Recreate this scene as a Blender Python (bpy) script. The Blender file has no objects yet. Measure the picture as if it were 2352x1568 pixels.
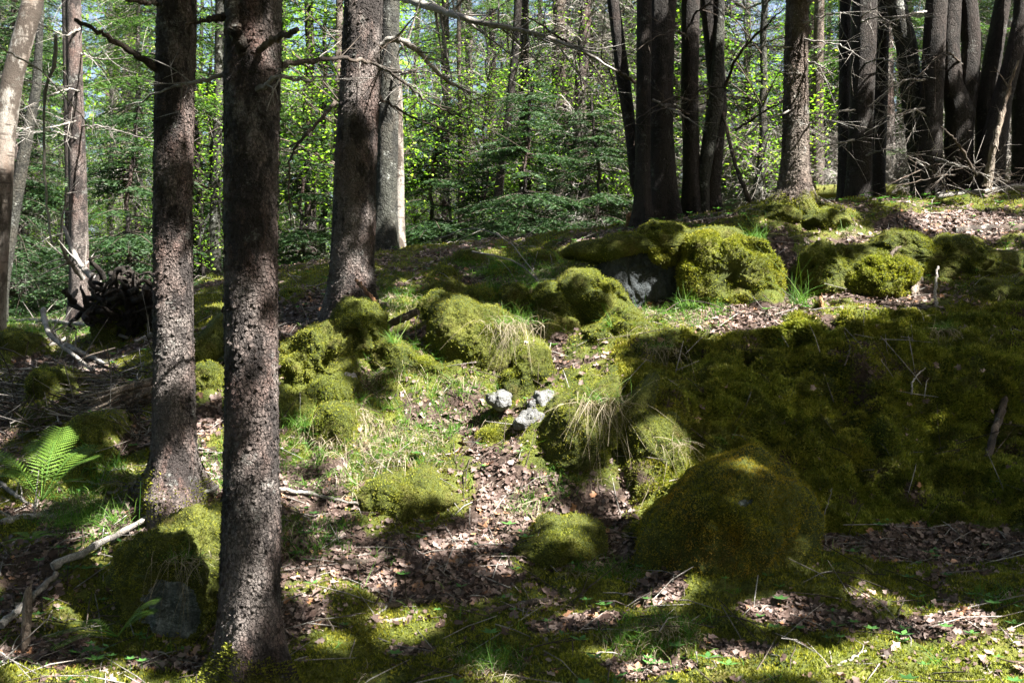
import bpy, math, random
import numpy as np

# ------------------------------------------------------------------ camera, sky, sun, exposure
S = bpy.context.scene
COL = S.collection
FPX = 40.0 / 36.0 * 2352.0          # focal length in units of a 2352-wide picture
CAMZ = 1.65
cam = bpy.data.cameras.new("camera")
cam.lens = 40; cam.sensor_width = 36; cam.clip_start = 0.05; cam.clip_end = 400
co = bpy.data.objects.new("camera", cam); COL.objects.link(co)
co.location = (0, 0, CAMZ); co.rotation_euler = (math.pi / 2, 0, 0)
S.camera = co
cam.dof.use_dof = True; cam.dof.focus_distance = 8.0; cam.dof.aperture_fstop = 5.6

SUN = np.array([0.53, -0.38, 0.76]); SUN /= np.linalg.norm(SUN)
w = bpy.data.worlds.new("World"); S.world = w; w.use_nodes = True
nt = w.node_tree; nt.nodes.clear()
sky = nt.nodes.new("ShaderNodeTexSky"); sky.sky_type = 'NISHITA'; sky.sun_disc = False
sky.sun_elevation = math.asin(SUN[2]); sky.sun_rotation = math.atan2(SUN[0], SUN[1])
sky.air_density = 1.0; sky.dust_density = 5.0
bg = nt.nodes.new("ShaderNodeBackground"); bg.inputs[1].default_value = 0.05
wo = nt.nodes.new("ShaderNodeOutputWorld")
nt.links.new(sky.outputs[0], bg.inputs[0]); nt.links.new(bg.outputs[0], wo.inputs[0])
sl = bpy.data.lights.new("sun", 'SUN'); sl.energy = 5.0; sl.angle = math.radians(0.5); sl.color = (1, .96, .88)
so = bpy.data.objects.new("sun", sl); COL.objects.link(so)
from mathutils import Vector
so.rotation_euler = Vector(SUN).to_track_quat('Z', 'Y').to_euler()
S.view_settings.view_transform = 'Standard'; S.view_settings.look = 'None'
S.view_settings.exposure = 2.9; S.view_settings.gamma = 1
S.cycles.max_bounces = 6; S.cycles.diffuse_bounces = 4; S.cycles.transmission_bounces = 3
S.cycles.glossy_bounces = 2; S.cycles.caustics_reflective = False; S.cycles.caustics_refractive = False
S.cycles.use_denoising = True
S.cycles.sample_clamp_indirect = 4

rng = np.random.default_rng(7)
random.seed(7)
T2 = 2 * math.pi

# ------------------------------------------------------------------ numpy noise
_tab = rng.random(65536)
def vnoise(P, seed=0):
    P = np.asarray(P, float)
    i = np.floor(P).astype(np.int64); f = P - i; f = f * f * (3 - 2 * f)
    def h(a, b, c):
        return _tab[((a * 73856093) ^ (b * 19349663) ^ (c * 83492791) ^ (seed * 2654435)) & 65535]
    x, y, z = i[..., 0], i[..., 1], i[..., 2]
    fx, fy, fz = f[..., 0], f[..., 1], f[..., 2]
    r = 0
    for dx in (0, 1):
        wx = fx if dx else 1 - fx
        for dy in (0, 1):
            wy = fy if dy else 1 - fy
            for dz in (0, 1):
                wz = fz if dz else 1 - fz
                r = r + wx * wy * wz * h(x + dx, y + dy, z + dz)
    return r * 2 - 1
def fbm(P, scale, octs=3, seed=0, gain=.5):
    P = np.asarray(P, float) * scale; a = 1; r = 0; t = 0
    for o in range(octs):
        r = r + a * vnoise(P + 17.3 * o, seed + o); t += a; a *= gain; P = P * 2.03
    return r / t
def lumps(P, scale, seed=0):            # rounded cushions: 0 in the seams, 1 on the tops
    P = np.asarray(P, float) * scale
    i = np.floor(P).astype(np.int64); f = P - i; best = np.full(P.shape[:-1], 9.0)
    for dx in (-1, 0, 1):
        for dy in (-1, 0, 1):
            for dz in (-1, 0, 1):
                a, b, c = i[..., 0] + dx, i[..., 1] + dy, i[..., 2] + dz
                hh = ((a * 73856093) ^ (b * 19349663) ^ (c * 83492791) ^ (seed * 971)) & 0xffff
                ox = _tab[hh]; oy = _tab[(hh * 31 + 7) & 65535]; oz = _tab[(hh * 57 + 13) & 65535]
                d = (dx + ox - f[..., 0]) ** 2 + (dy + oy - f[..., 1]) ** 2 + (dz + oz - f[..., 2]) ** 2
                best = np.minimum(best, d)
    return 1 - np.clip(best, 0, 1)
def sstep(x, a, b):
    t = np.clip((x - a) / (b - a), 0, 1); return t * t * (3 - 2 * t)
def nrm(v):
    v = np.asarray(v, float); return v / (np.linalg.norm(v, axis=-1, keepdims=True) + 1e-9)

# ------------------------------------------------------------------ picture <-> place
def at(px, py, d):
    return np.array([(px - 1176) / FPX * d, d, CAMZ - (py - 784) / FPX * d])
def toPx(P):
    P = np.asarray(P, float); y = np.maximum(P[..., 1], .1)
    return 1176 + P[..., 0] / y * FPX, 784 - (P[..., 2] - CAMZ) / y * FPX

# ------------------------------------------------------------------ mesh and object helpers
def mesh(name, V, Fs, mats, midx=None, smooth=True, attrs=None):
    """V (n,3); Fs list of (m,k) arrays; midx list of material index per face array"""
    me = bpy.data.meshes.new(name)
    V = np.ascontiguousarray(V, np.float32)
    Fs = [np.asarray(f, np.int32) for f in Fs if len(f)]
    me.vertices.add(len(V)); me.vertices.foreach_set("co", V.ravel())
    nl = sum(f.size for f in Fs); nf = sum(len(f) for f in Fs)
    me.loops.add(nl); me.loops.foreach_set("vertex_index", np.concatenate([f.ravel() for f in Fs]))
    me.polygons.add(nf)
    tot = np.concatenate([np.full(len(f), f.shape[1], np.int32) for f in Fs])
    st = np.concatenate([[0], np.cumsum(tot)[:-1]]).astype(np.int32)
    me.polygons.foreach_set("loop_start", st); me.polygons.foreach_set("loop_total", tot)
    if midx is not None:
        me.polygons.foreach_set("material_index", np.concatenate([np.full(len(f), m, np.int32) for f, m in zip(Fs, midx)]))
    for m in mats: me.materials.append(m)
    me.update(calc_edges=True)
    if smooth: me.polygons.foreach_set("use_smooth", np.ones(nf, bool))
    if attrs:
        for k, a in attrs.items():
            at_ = me.attributes.new(k, 'FLOAT', 'POINT'); at_.data.foreach_set("value", np.ascontiguousarray(a, np.float32))
    return me
def link(name, me, parent=None, loc=None):
    o = bpy.data.objects.new(name, me); COL.objects.link(o)
    if parent is not None: o.parent = parent
    if loc is not None: o.location = loc
    return o
def tag(o, label, cat=None, group=None, kind=None):
    if label: o["label"] = label
    if cat: o["category"] = cat
    if group: o["group"] = group
    if kind: o["kind"] = kind
    return o
def empty(name, loc, label=None, cat=None, group=None):
    o = bpy.data.objects.new(name, None); COL.objects.link(o); o.location = tuple(loc); o.empty_display_size = .2
    return tag(o, label, cat, group)
class MB:                                 # mesh collector; one flush -> one mesh
    def __init__(s): s.V = []; s.F = {}; s.n = 0; s.A = {}
    def add(s, V, F, m=0):
        F = np.asarray(F, np.int64)
        s.V.append(np.asarray(V, float)); s.F.setdefault((F.shape[1], m), []).append(F + s.n); s.n += len(V)
    def mesh(s, name, mats, smooth=True, origin=(0, 0, 0), attrs=None):
        V = np.concatenate(s.V) - np.asarray(origin)
        ks = list(s.F); return mesh(name, V, [np.concatenate(s.F[k]) for k in ks], mats, [k[1] for k in ks], smooth, attrs)
def tube(mb, P, R, sides=5, m=0, cap=True):
    P = np.asarray(P, float); R = np.broadcast_to(np.asarray(R, float), (len(P),))
    T = nrm(np.gradient(P, axis=0)); up = np.array([0, 0, 1.]) if abs(T[:, 2]).mean() < .8 else np.array([0.3, 1., 0])
    A = nrm(np.cross(T, up)); B = np.cross(T, A)
    a = np.arange(sides) / sides * T2
    V = P[:, None] + R[:, None, None] * (np.cos(a)[None, :, None] * A[:, None] + np.sin(a)[None, :, None] * B[:, None])
    V = V.reshape(-1, 3); n = len(P)
    i = (np.arange(n - 1)[:, None] * sides + np.arange(sides)[None]).ravel()
    j = (np.arange(n - 1)[:, None] * sides + (np.arange(sides)[None] + 1) % sides).ravel()
    mb.add(V, np.stack([i, j, j + sides, i + sides], 1), m)
    if cap:
        k = mb.n
        for base, rev in ((0, 1), ((n - 1) * sides, 0)):
            c = V[base:base + sides].mean(0)
            q = np.arange(sides); q2 = (q + 1) % sides
            tri = np.stack([q, q2, np.full(sides, sides)], 1)
            mb.add(np.vstack([V[base:base + sides], c]), tri[:, ::-1] if rev else tri, m)
def curve(P, n=12):                       # Catmull-Rom through the points
    P = np.asarray(P, float)
    if len(P) == 2: return P[0] + (P[1] - P[0]) * np.linspace(0, 1, n)[:, None]
    Q = np.vstack([2 * P[0] - P[1], P, 2 * P[-1] - P[-2]])
    out = []; k = len(P) - 1; per = max(2, n // k)
    for s in range(k):
        t = np.linspace(0, 1, per, endpoint=(s == k - 1))[:, None]; a, b, c, d = Q[s:s + 4]
        out.append(.5 * (2 * b + (c - a) * t + (2 * a - 5 * b + 4 * c - d) * t ** 2 + (3 * b - a - 3 * c + d) * t ** 3))
    return np.vstack(out)

# ------------------------------------------------------------------ materials
def mat(name):
    m = bpy.data.materials.new(name); m.use_nodes = True
    t = m.node_tree; b = t.nodes["Principled BSDF"]; b.inputs["Roughness"].default_value = .8
    b.inputs["Specular IOR Level"].default_value = .25
    return m, t, b
def N(t, typ, **kw):
    n = t.nodes.new(typ)
    for k, v in kw.items():
        if k.startswith("_"): setattr(n, k[1:], v)
    return n
def L(t, a, b): t.links.new(a, b)
def tex(t, scale, detail=4.0, kind='noise', rough=.6, vec=None, map_=None):
    if kind == 'noise':
        n = t.nodes.new("ShaderNodeTexNoise"); n.inputs["Scale"].default_value = scale
        n.inputs["Detail"].default_value = detail; n.inputs["Roughness"].default_value = rough; out = n.outputs["Fac"]
    else:
        n = t.nodes.new("ShaderNodeTexVoronoi"); n.inputs["Scale"].default_value = scale
        if kind == 'edge': n.feature = 'DISTANCE_TO_EDGE'
        out = n.outputs["Distance"]
    c = t.nodes.new("ShaderNodeTexCoord")
    if map_:
        mp = t.nodes.new("ShaderNodeMapping"); mp.inputs["Scale"].default_value = map_
        L(t, c.outputs["Object"], mp.inputs[0]); L(t, mp.outputs[0], n.inputs["Vector"])
    else: L(t, c.outputs["Object"], n.inputs["Vector"])
    return out
def ramp(t, src, stops):
    r = t.nodes.new("ShaderNodeValToRGB"); L(t, src, r.inputs[0]); e = r.color_ramp.elements
    while len(e) < len(stops): e.new(.5)
    for k, (p, c) in enumerate(stops):
        e[k].position = p; e[k].color = (c, c, c, 1) if not isinstance(c, tuple) else (*c, 1)
    return r.outputs[0]
def mix(t, fac, a, b, mode='MIX'):
    n = t.nodes.new("ShaderNodeMix"); n.data_type = 'RGBA'; n.blend_type = mode
    for s, v in ((n.inputs[0], fac), (n.inputs[6], a), (n.inputs[7], b)):
        if hasattr(v, "links"): L(t, v, s)
        elif isinstance(v, float): s.default_value = v
        else: s.default_value = (*v, 1)
    return n.outputs[2]
def math_(t, op, a, b=0.0):
    n = t.nodes.new("ShaderNodeMath"); n.operation = op
    for s, v in ((n.inputs[0], a), (n.inputs[1], b)):
        if hasattr(v, "links"): L(t, v, s)
        else: s.default_value = v
    return n.outputs[0]
def bump(t, b, h, dist, strength=1.0):
    n = t.nodes.new("ShaderNodeBump"); n.inputs["Distance"].default_value = dist; n.inputs["Strength"].default_value = strength
    L(t, h, n.inputs["Height"]); L(t, n.outputs[0], b.inputs["Normal"])
def attr(t, name):
    n = t.nodes.new("ShaderNodeAttribute"); n.attribute_name = name; return n.outputs["Fac"]
def island(t):
    return t.nodes.new("ShaderNodeNewGeometry").outputs["Random Per Island"]

def moss_colour(t):
    c = ramp(t, tex(t, 3.0, 5), [(.3, (.036, .052, .010)), (.5, (.090, .105, .016)), (.7, (.16, .165, .030))])
    c = mix(t, ramp(t, tex(t, 5.5, 6, rough=.7), [(.55, 0.), (.72, .75)]), c, (.095, .055, .018))
    f = tex(t, 90, 3, rough=.8)
    return mix(t, ramp(t, f, [(.35, .8), (.6, 0.)]), c, (.014, .018, .004))
def moss_bump(t):
    return math_(t, 'ADD', math_(t, 'MULTIPLY', tex(t, 110, 3, rough=.8), .6), tex(t, 28, 4, rough=.7))
M = {}
m, t, b = mat("moss"); L(t, moss_colour(t), b.inputs["Base Color"]); bump(t, b, moss_bump(t), .02)
b.inputs["Roughness"].default_value = .9; M['moss'] = m
def blade_mat(name, stops, trans=.35, rough=.6, large=None, large2=None):
    """small leafy faces: colour differs from leaf to leaf; thin, so light passes through"""
    m = bpy.data.materials.new(name); m.use_nodes = True; t = m.node_tree; t.nodes.clear()
    c = ramp(t, island(t), stops)
    if large: c = mix(t, ramp(t, tex(t, large[0], 3), [(.35, 0.), (.65, 1.)]), c, mix(t, 1.0, c, large[1], 'MULTIPLY'))
    if large2: c = mix(t, ramp(t, tex(t, large2[0], 6, rough=.7), [(.45, 0.), (.60, 1.)]), c, mix(t, 1.0, c, large2[1], 'MULTIPLY'))
    d = t.nodes.new("ShaderNodeBsdfPrincipled"); d.inputs["Roughness"].default_value = rough
    d.inputs["Specular IOR Level"].default_value = .3
    tr = t.nodes.new("ShaderNodeBsdfTranslucent"); mx = t.nodes.new("ShaderNodeMixShader"); mx.inputs[0].default_value = trans
    o = t.nodes.new("ShaderNodeOutputMaterial")
    L(t, c, d.inputs["Base Color"])
    L(t, mix(t, 1.0, c, (1.25, 1.3, .7), 'MULTIPLY'), tr.inputs[0])
    L(t, d.outputs[0], mx.inputs[1]); L(t, tr.outputs[0], mx.inputs[2]); L(t, mx.outputs[0], o.inputs[0])
    M[name] = m; return m
blade_mat("moss_tuft", [(0, (.085, .11, .012)), (.4, (.20, .23, .022)), (.8, (.29, .31, .04)), (1, (.34, .34, .06))], .35, large=(2.2, (1.02, .88, .8)), large2=(5.5, (.42, .45, .5)))
blade_mat('moss_dark', [(0, (.085, .12, .016)), (.5, (.21, .245, .03)), (1, (.36, .35, .06))], .3, large=(2.2, (1.02, .88, .85)), large2=(5.5, (.40, .42, .5)))
blade_mat('moss_gold', [(0, (.16, .17, .016)), (.5, (.32, .32, .028)), (1, (.46, .42, .05))], .35, large=(2.6, (1.1, .72, .7)), large2=(6.5, (.5, .55, .5)))
blade_mat("grass", [(0, (.035, .10, .012)), (.6, (.07, .17, .02)), (1, (.16, .24, .04))], .4)
blade_mat("straw", [(0, (.12, .095, .06)), (.6, (.24, .20, .14)), (1, (.34, .30, .22))], .25)
blade_mat("leaf_green", [(0, (.07, .17, .016)), (.5, (.16, .33, .028)), (1, (.34, .50, .06))], .5)
blade_mat("plant_leaf", [(0, (.04, .12, .03)), (1, (.09, .22, .05))], .35)
blade_mat("needles", [(0, (.022, .055, .012)), (.6, (.05, .11, .022)), (1, (.11, .19, .04))], .4)
blade_mat("fern", [(0, (.07, .14, .02)), (1, (.15, .25, .035))], .4)
blade_mat("needles_dark", [(0, (.010, .030, .010)), (.6, (.022, .055, .016)), (1, (.05, .10, .03))], .3)
blade_mat("litter", [(0, (.035, .020, .016)), (.35, (.085, .055, .045)), (.7, (.15, .105, .092)), (.9, (.24, .185, .165)), (1, (.27, .13, .06))], .08, .6)
blade_mat("flower", [(0, (.8, .8, .78)), (1, (.85, .85, .8))], .2)

def bark(name, base, dark, red, scale=52, lich=.3, birch=False, stretch=.6, mossy=True, flake=.012):
    m, t, b = mat(name)
    big = tex(t, 4.2, 6, rough=.7, map_=(1, 1, .5))
    c = mix(t, ramp(t, tex(t, 1.9, 4, map_=(1.6, 1.6, .8)), [(.42, 0.), (.62, 1.)]), base, red)
    c = mix(t, ramp(t, big, [(.49, 0.), (.55, .95)]), c, dark)
    fine = tex(t, 120, 3, rough=.8, map_=(1, 1, .6))
    c = mix(t, ramp(t, fine, [(.3, .7), (.6, 0.)]), c, dark)
    li = ramp(t, tex(t, 5.5, 7, rough=.8), [(.57, 0.), (.63, lich)])
    c = mix(t, li, c, (.30, .31, .29))
    vo = t.nodes.new("ShaderNodeTexVoronoi"); vo.feature = 'DISTANCE_TO_EDGE'; vo.inputs["Scale"].default_value = scale
    tc = t.nodes.new("ShaderNodeTexCoord"); mp = t.nodes.new("ShaderNodeMapping"); mp.inputs["Scale"].default_value = (1, 1, stretch)
    nz_ = t.nodes.new("ShaderNodeTexNoise"); nz_.inputs["Scale"].default_value = scale * .7; nz_.inputs["Detail"].default_value = 3
    L(t, tc.outputs["Object"], nz_.inputs["Vector"]); ad = t.nodes.new("ShaderNodeVectorMath"); ad.operation = 'MULTIPLY_ADD'
    L(t, nz_.outputs["Color"], ad.inputs[0]); ad.inputs[1].default_value = (1.6 / scale,) * 3; L(t, tc.outputs["Object"], ad.inputs[2])
    L(t, ad.outputs[0], mp.inputs[0]); L(t, mp.outputs[0], vo.inputs["Vector"])
    ee = ramp(t, vo.outputs["Distance"], [(0., 0.), (.16, 1.)])
    if birch:
        c = mix(t, ramp(t, tex(t, 9, 4, map_=(.5, .5, 3.2)), [(.57, 0.), (.63, .9)]), c, dark)
    else:
        c = mix(t, ee, mix(t, .55, c, dark), c)
    if mossy:
        hgt = attr(t, "hgt"); nz = tex(t, 6, 4)
        mk = ramp(t, math_(t, 'ADD', hgt, math_(t, 'MULTIPLY', nz, -.65)), [(-.0, 1.), (.1, 0.)]) if mossy != 'low' else ramp(t, math_(t, 'ADD', hgt, math_(t, 'MULTIPLY', nz, -.35)), [(-.0, 1.), (.05, 0.)])
        c = mix(t, mk, c, moss_colour(t))
    L(t, c, b.inputs["Base Color"])
    hh = math_(t, 'ADD', math_(t, 'MULTIPLY', ee, .6), math_(t, 'ADD', math_(t, 'MULTIPLY', fine, .5), tex(t, 30, 4, map_=(1, 1, stretch))))
    bump(t, b, hh, flake * (.35 if birch else 1)); b.inputs["Roughness"].default_value = .85
    M[name] = m; return m
bark("bark_spruce", (.16, .138, .128), (.022, .018, .017), (.10, .060, .050))
bark("bark_pale", (.16, .135, .115), (.05, .038, .032), (.15, .11, .09), lich=.5, scale=45)
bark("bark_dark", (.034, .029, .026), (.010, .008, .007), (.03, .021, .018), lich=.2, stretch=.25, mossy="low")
bark("bark_grey", (.050, .052, .043), (.016, .016, .014), (.045, .038, .030), lich=.6, scale=25, mossy="low")
bark("bark_birch", (.24, .225, .205), (.045, .035, .028), (.14, .105, .085), birch=True, lich=.2, mossy="low")
bark("twig_grey", (.36, .34, .32), (.13, .12, .11), (.27, .23, .20), lich=.7, mossy=False, scale=60, flake=.004)
bark("twig_brown", (.10, .078, .062), (.03, .024, .02), (.085, .06, .045), lich=.5, mossy=False, scale=60, flake=.004)
bark("dead_wood", (.26, .22, .18), (.06, .045, .035), (.20, .145, .105), lich=.3, mossy=False, scale=20, stretch=.15)
bark("wood_orange", (.34, .19, .09), (.12, .06, .03), (.28, .14, .07), lich=.0, mossy=False, scale=40, stretch=.1)
bark("root_dark", (.030, .024, .020), (.010, .008, .007), (.03, .02, .015), lich=.1, mossy=False)

def rockmat(name, a, bcol, mossup=None):
    m, t, b = mat(name)
    c = ramp(t, tex(t, 7, 8, rough=.7, map_=(1, 1, .6)), [(.3, bcol), (.65, a)])
    c = mix(t, ramp(t, tex(t, 40, 5, rough=.8), [(.35, .6), (.6, 0.)]), c, bcol)
    h = math_(t, 'ADD', tex(t, 9, 8, rough=.7, map_=(1, 1, .5)), math_(t, 'MULTIPLY', tex(t, 60, 3), .3))
    L(t, c, b.inputs["Base Color"]); bump(t, b, h, .05); b.inputs["Roughness"].default_value = .8
    M[name] = m; return m
rockmat("stone_bluegrey", (.17, .20, .19), (.04, .055, .05))
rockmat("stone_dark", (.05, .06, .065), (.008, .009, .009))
rockmat("quartz", (.50, .52, .54), (.22, .23, .25))
rockmat("stone_pale", (.34, .33, .33), (.14, .13, .14))
# mossy rock: moss where the "moss" attribute says so, stone elsewhere
def mossy_rock(name, a, bcol):
    m, t, b = mat(name)
    c = ramp(t, tex(t, 11, 10, rough=.78, map_=(1, 1, .55)), [(.36, bcol), (.5, tuple(.45 * x for x in a)), (.66, a)])
    c = mix(t, ramp(t, tex(t, 4, 6, rough=.8, map_=(.6, 1, 1.3)), [(.44, 0.), (.5, .9), (.56, 0.)]), c, bcol)
    k = ramp(t, math_(t, 'ADD', attr(t, "moss"), math_(t, 'MULTIPLY', math_(t, 'SUBTRACT', tex(t, 14, 5), .5), .6)), [(.42, 0.), (.5, 1.)])
    L(t, mix(t, k, c, moss_colour(t)), b.inputs["Base Color"])
    bump(t, b, math_(t, 'ADD', moss_bump(t), tex(t, 8, 6)), .035); b.inputs["Roughness"].default_value = .9
    M[name] = m
mossy_rock("mossy_rock", (.34, .39, .38), (.05, .065, .06))
mossy_rock("mossy_quartz", (.36, .36, .355), (.12, .12, .12))
# the forest floor: moss / leaf mould by attribute
m, t, b = mat("forest_floor")
soil = ramp(t, tex(t, 30, 6, rough=.8), [(.3, (.022, .015, .012)), (.55, (.07, .048, .038)), (.75, (.15, .11, .09))])
k = ramp(t, math_(t, 'ADD', attr(t, "moss"), math_(t, 'MULTIPLY', math_(t, 'SUBTRACT', tex(t, 9, 6), .5), .7)), [(.45, 0.), (.55, 1.)])
L(t, mix(t, k, soil, moss_colour(t)), b.inputs["Base Color"]); bump(t, b, moss_bump(t), .02); b.inputs["Roughness"].default_value = .95
M['floor'] = m

# ------------------------------------------------------------------ rocks of the slope (built after the ground, which swells round them)
ROCKS = []
def boulder(*a, **k): ROCKS.append((a, k))
G1 = "moss covered rocks on the slope"
boulder("mossy_boulder", [(1455, 1300), (1490, 1200), (1540, 1140), (1600, 1085), (1660, 1047), (1730, 1035), (1790, 1060), (1840, 1115), (1866, 1190), (1866, 1270), (1820, 1325), (1700, 1370), (1550, 1350), (1470, 1330)],
        6.75, .52, "large smooth dome shaped boulder wholly covered in moss, at the foot of the bank", knob=.075, kscale=3.4, lump=.02, tufts=32000, n=(260, 150), wob=.08, pit=.03, tuftmat='moss_gold', power=.95, stone=[(1712, 1152, 16, 9)])
boulder("mossy_boulder", [(1215, 1110), (1225, 1050), (1262, 965), (1330, 890), (1420, 850), (1490, 850), (1500, 900), (1400, 960), (1385, 1020), (1378, 1090), (1365, 1160), (1310, 1190), (1250, 1160)],
        8.0, .45, "mossy nose of rock with hanging straw grass left of the bank's dark crevice", group=G1, knob=.05, tufts=16000, n=(200, 120), seed=2)
boulder("mossy_boulder", [(1425, 1000), (1450, 960), (1540, 955), (1570, 1050), (1560, 1150), (1500, 1215), (1440, 1190), (1425, 1100)],
        7.75, .32, "mossy pillar of rock right of the dark crevice, partly sunlit", group=G1, knob=.05, tufts=12000, n=(160, 100), seed=3)
boulder("mossy_boulder", [(998, 775), (1010, 725), (1055, 703), (1130, 715), (1205, 745), (1215, 800), (1180, 860), (1120, 872), (1040, 840), (1005, 810)],
        9.1, .40, "rounded mossy boulder with straw grass down its right side, middle of the slope", group=G1, tufts=12000, n=(170, 100), seed=4)
boulder("mossy_boulder", [(1290, 655), (1310, 625), (1345, 618), (1385, 638), (1430, 680), (1465, 722), (1400, 732), (1330, 712), (1296, 690)],
        9.85, .38, "smooth loaf shaped mossy rock with a sunlit crown in front of the dark ledge", group=G1, knob=.02, tufts=9000, seed=5)
boulder("mossy_boulder", [(636, 890), (640, 820), (680, 772), (750, 752), (800, 775), (812, 850), (790, 920), (720, 965), (655, 940)],
        8.55, .38, "knobbly moss covered rock with deep black holes, between the two near spruces", group=G1, knob=.12, kscale=9, lump=.07, tufts=18000, n=(220, 140), seed=6, pit=.6)
boulder("mossy_boulder", [(780, 720), (800, 690), (845, 690), (875, 712), (880, 760), (860, 810), (800, 815), (780, 780)],
        8.95, .26, "upright mossy rock against the base of the big spruce", group=G1, knob=.05, lump=.04, tufts=7000, seed=7)
boulder("mossy_boulder", [(868, 815), (890, 780), (930, 785), (960, 815), (1020, 835), (1072, 862), (1060, 895), (980, 900), (910, 880), (872, 850)],
        8.85, .26, "long low mossy rock with its grey underside bare, below the straw grass boulder", group=G1, knob=.03, tufts=9000, seed=8, stone=[(960, 890, 60, 18)])
boulder("mossy_boulder", [(1312, 795), (1325, 765), (1380, 742), (1470, 742), (1515, 762), (1500, 795), (1420, 812), (1340, 812)],
        9.25, .30, "flat sunlit mossy rock on the lip of the bank", group=G1, knob=.02, tufts=8000, seed=9)
boulder("mossy_boulder", [(962, 715), (975, 685), (1020, 680), (1045, 700), (1040, 740), (980, 745)], 9.8, .2, "small dark mossy rock above the straw grass boulder", group=G1, knob=.03, tufts=4000, n=(90, 60), seed=10)
boulder("mossy_boulder", [(1065, 700), (1075, 675), (1110, 668), (1145, 680), (1150, 715), (1080, 718)], 10.0, .2, "low mossy hump, leftmost of the row below the arching twigs", group=G1, knob=.03, tufts=4000, n=(90, 60), seed=11)
boulder("mossy_boulder", [(1150, 700), (1160, 665), (1190, 655), (1222, 670), (1230, 720), (1170, 728)], 9.95, .2, "middle mossy hump of the row below the arching twigs", group=G1, knob=.03, tufts=4000, n=(90, 60), seed=12)
boulder("mossy_boulder", [(1215, 715), (1230, 670), (1270, 658), (1310, 675), (1325, 730), (1270, 750), (1225, 740)], 9.8, .24, "mossy hump next to the smooth loaf shaped rock", group=G1, knob=.03, tufts=5000, n=(100, 70), seed=13)
boulder("mossy_boulder", [(985, 660), (1000, 625), (1035, 612), (1060, 640), (1050, 690), (1000, 700)], 10.7, .25, "brownish mossy rock high on the slope behind the big spruce", group=G1, knob=.04, tufts=4500, n=(100, 70), seed=14)
boulder("mossy_boulder", [(1562, 600), (1580, 550), (1650, 545), (1730, 560), (1775, 600), (1782, 660), (1760, 700), (1660, 712), (1575, 712), (1560, 660)],
        10.0, .34, "brightly sunlit block of rock wrapped in pale moss, right of the dark ledge", group=G1, knob=.05, lump=.05, tufts=22000, n=(220, 130), seed=15, power=.4, tsize=.014, pit=.25, wob=.12, sink=1.15)
boulder("mossy_boulder", [(1735, 650), (1750, 635), (1775, 640), (1782, 670), (1765, 690), (1738, 680)], 9.7, .12, "small knob of moss at the corner of the sunlit block", group=G1, tufts=2500, n=(70, 50), seed=16)
boulder("mossy_boulder", [(1832, 640), (1840, 590), (1880, 565), (1940, 575), (1985, 620), (1980, 680), (1920, 700), (1850, 690)],
        10.2, .34, "shaded mossy hump beside the leaf filled gap", group=G1, knob=.06, lump=.04, tufts=11000, n=(170, 100), seed=17, wob=.35, sink=1.2, power=.6)
boulder("mossy_boulder", [(1935, 660), (1950, 620), (2010, 590), (2070, 590), (2105, 620), (2085, 660), (2070, 700), (2010, 718), (1950, 705)],
        10.0, .28, "sunlit shaggy moss cushion overhanging the root hollow", group=G1, knob=.07, lump=.06, tufts=14000, n=(180, 110), seed=18, tsize=.016, wob=.4, sink=1.1, power=.65)
boulder("mossy_boulder", [(2090, 620), (2120, 592), (2200, 590), (2290, 610), (2352, 620), (2352, 660), (2240, 655), (2180, 640), (2110, 650)],
        10.25, .3, "dark mossy ledge over the hollow, right of the sunlit cushion", group=G1, knob=.05, lump=.04, tufts=9000, n=(170, 90), seed=19, wob=.3, sink=1.1)
boulder("mossy_boulder", [(2220, 700), (2240, 670), (2320, 655), (2420, 665), (2430, 710), (2300, 722)], 9.6, .3, "flat dark mossy rock on the lip of the bank below the hollow", group=G1, tufts=7000, n=(120, 80), seed=20)
boulder("mossy_boulder", [(300, 1330), (330, 1265), (395, 1205), (500, 1170), (580, 1200), (600, 1300), (580, 1420), (500, 1480), (430, 1495), (360, 1465), (318, 1400)],
        6.35, .42, "mossy boulder showing a bluish grey stone face, behind the nearest trunk", group=G1, knob=.09, kscale=8, lump=.03, tufts=15000, n=(230, 140), wob=.3, seed=21, stone=[(385, 1410, 66, 95)])
boulder("mossy_boulder", [(700, 950), (720, 885), (770, 868), (815, 880), (822, 940), (800, 975), (730, 985)], 8.25, .25, "mossy mound below the knobbly rock", group=G1, knob=.03, tufts=6500, n=(120, 80), seed=22)
boulder("mossy_boulder", [(730, 990), (745, 940), (780, 925), (815, 935), (822, 985), (790, 1040), (735, 1040)], 8.0, .22, "little sunlit moss mound in the grass under the knobbly rock", group=G1, knob=.02, tufts=5000, n=(100, 70), seed=23)
boulder("mossy_boulder", [(440, 905), (445, 850), (480, 838), (515, 850), (530, 900), (490, 925)], 8.7, .22, "sunlit moss cushion seen between the two near spruces", group=G1, knob=.02, tufts=5000, n=(100, 70), seed=24)
boulder("mossy_boulder", [(140, 1060), (150, 1000), (190, 965), (240, 960), (275, 985), (250, 1040), (220, 1085), (165, 1085)], 8.0, .3, "dim mossy mound behind the large fern", group=G1, knob=.03, tufts=6500, n=(120, 80), seed=25)
boulder("mossy_boulder", [(70, 900), (85, 850), (130, 840), (165, 870), (180, 910), (120, 930)], 9.3, .3, "mossy mound at the edge of the brush pile", group=G1, knob=.03, tufts=4000, n=(90, 60), seed=26)
boulder("mossy_boulder", [(0, 800), (10, 765), (50, 760), (90, 780), (90, 815), (30, 825)], 11, .3, "sunlit mossy hump by the fallen limbs on the far left slope", group=G1, knob=.03, tufts=3000, n=(90, 60), seed=27)
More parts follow.
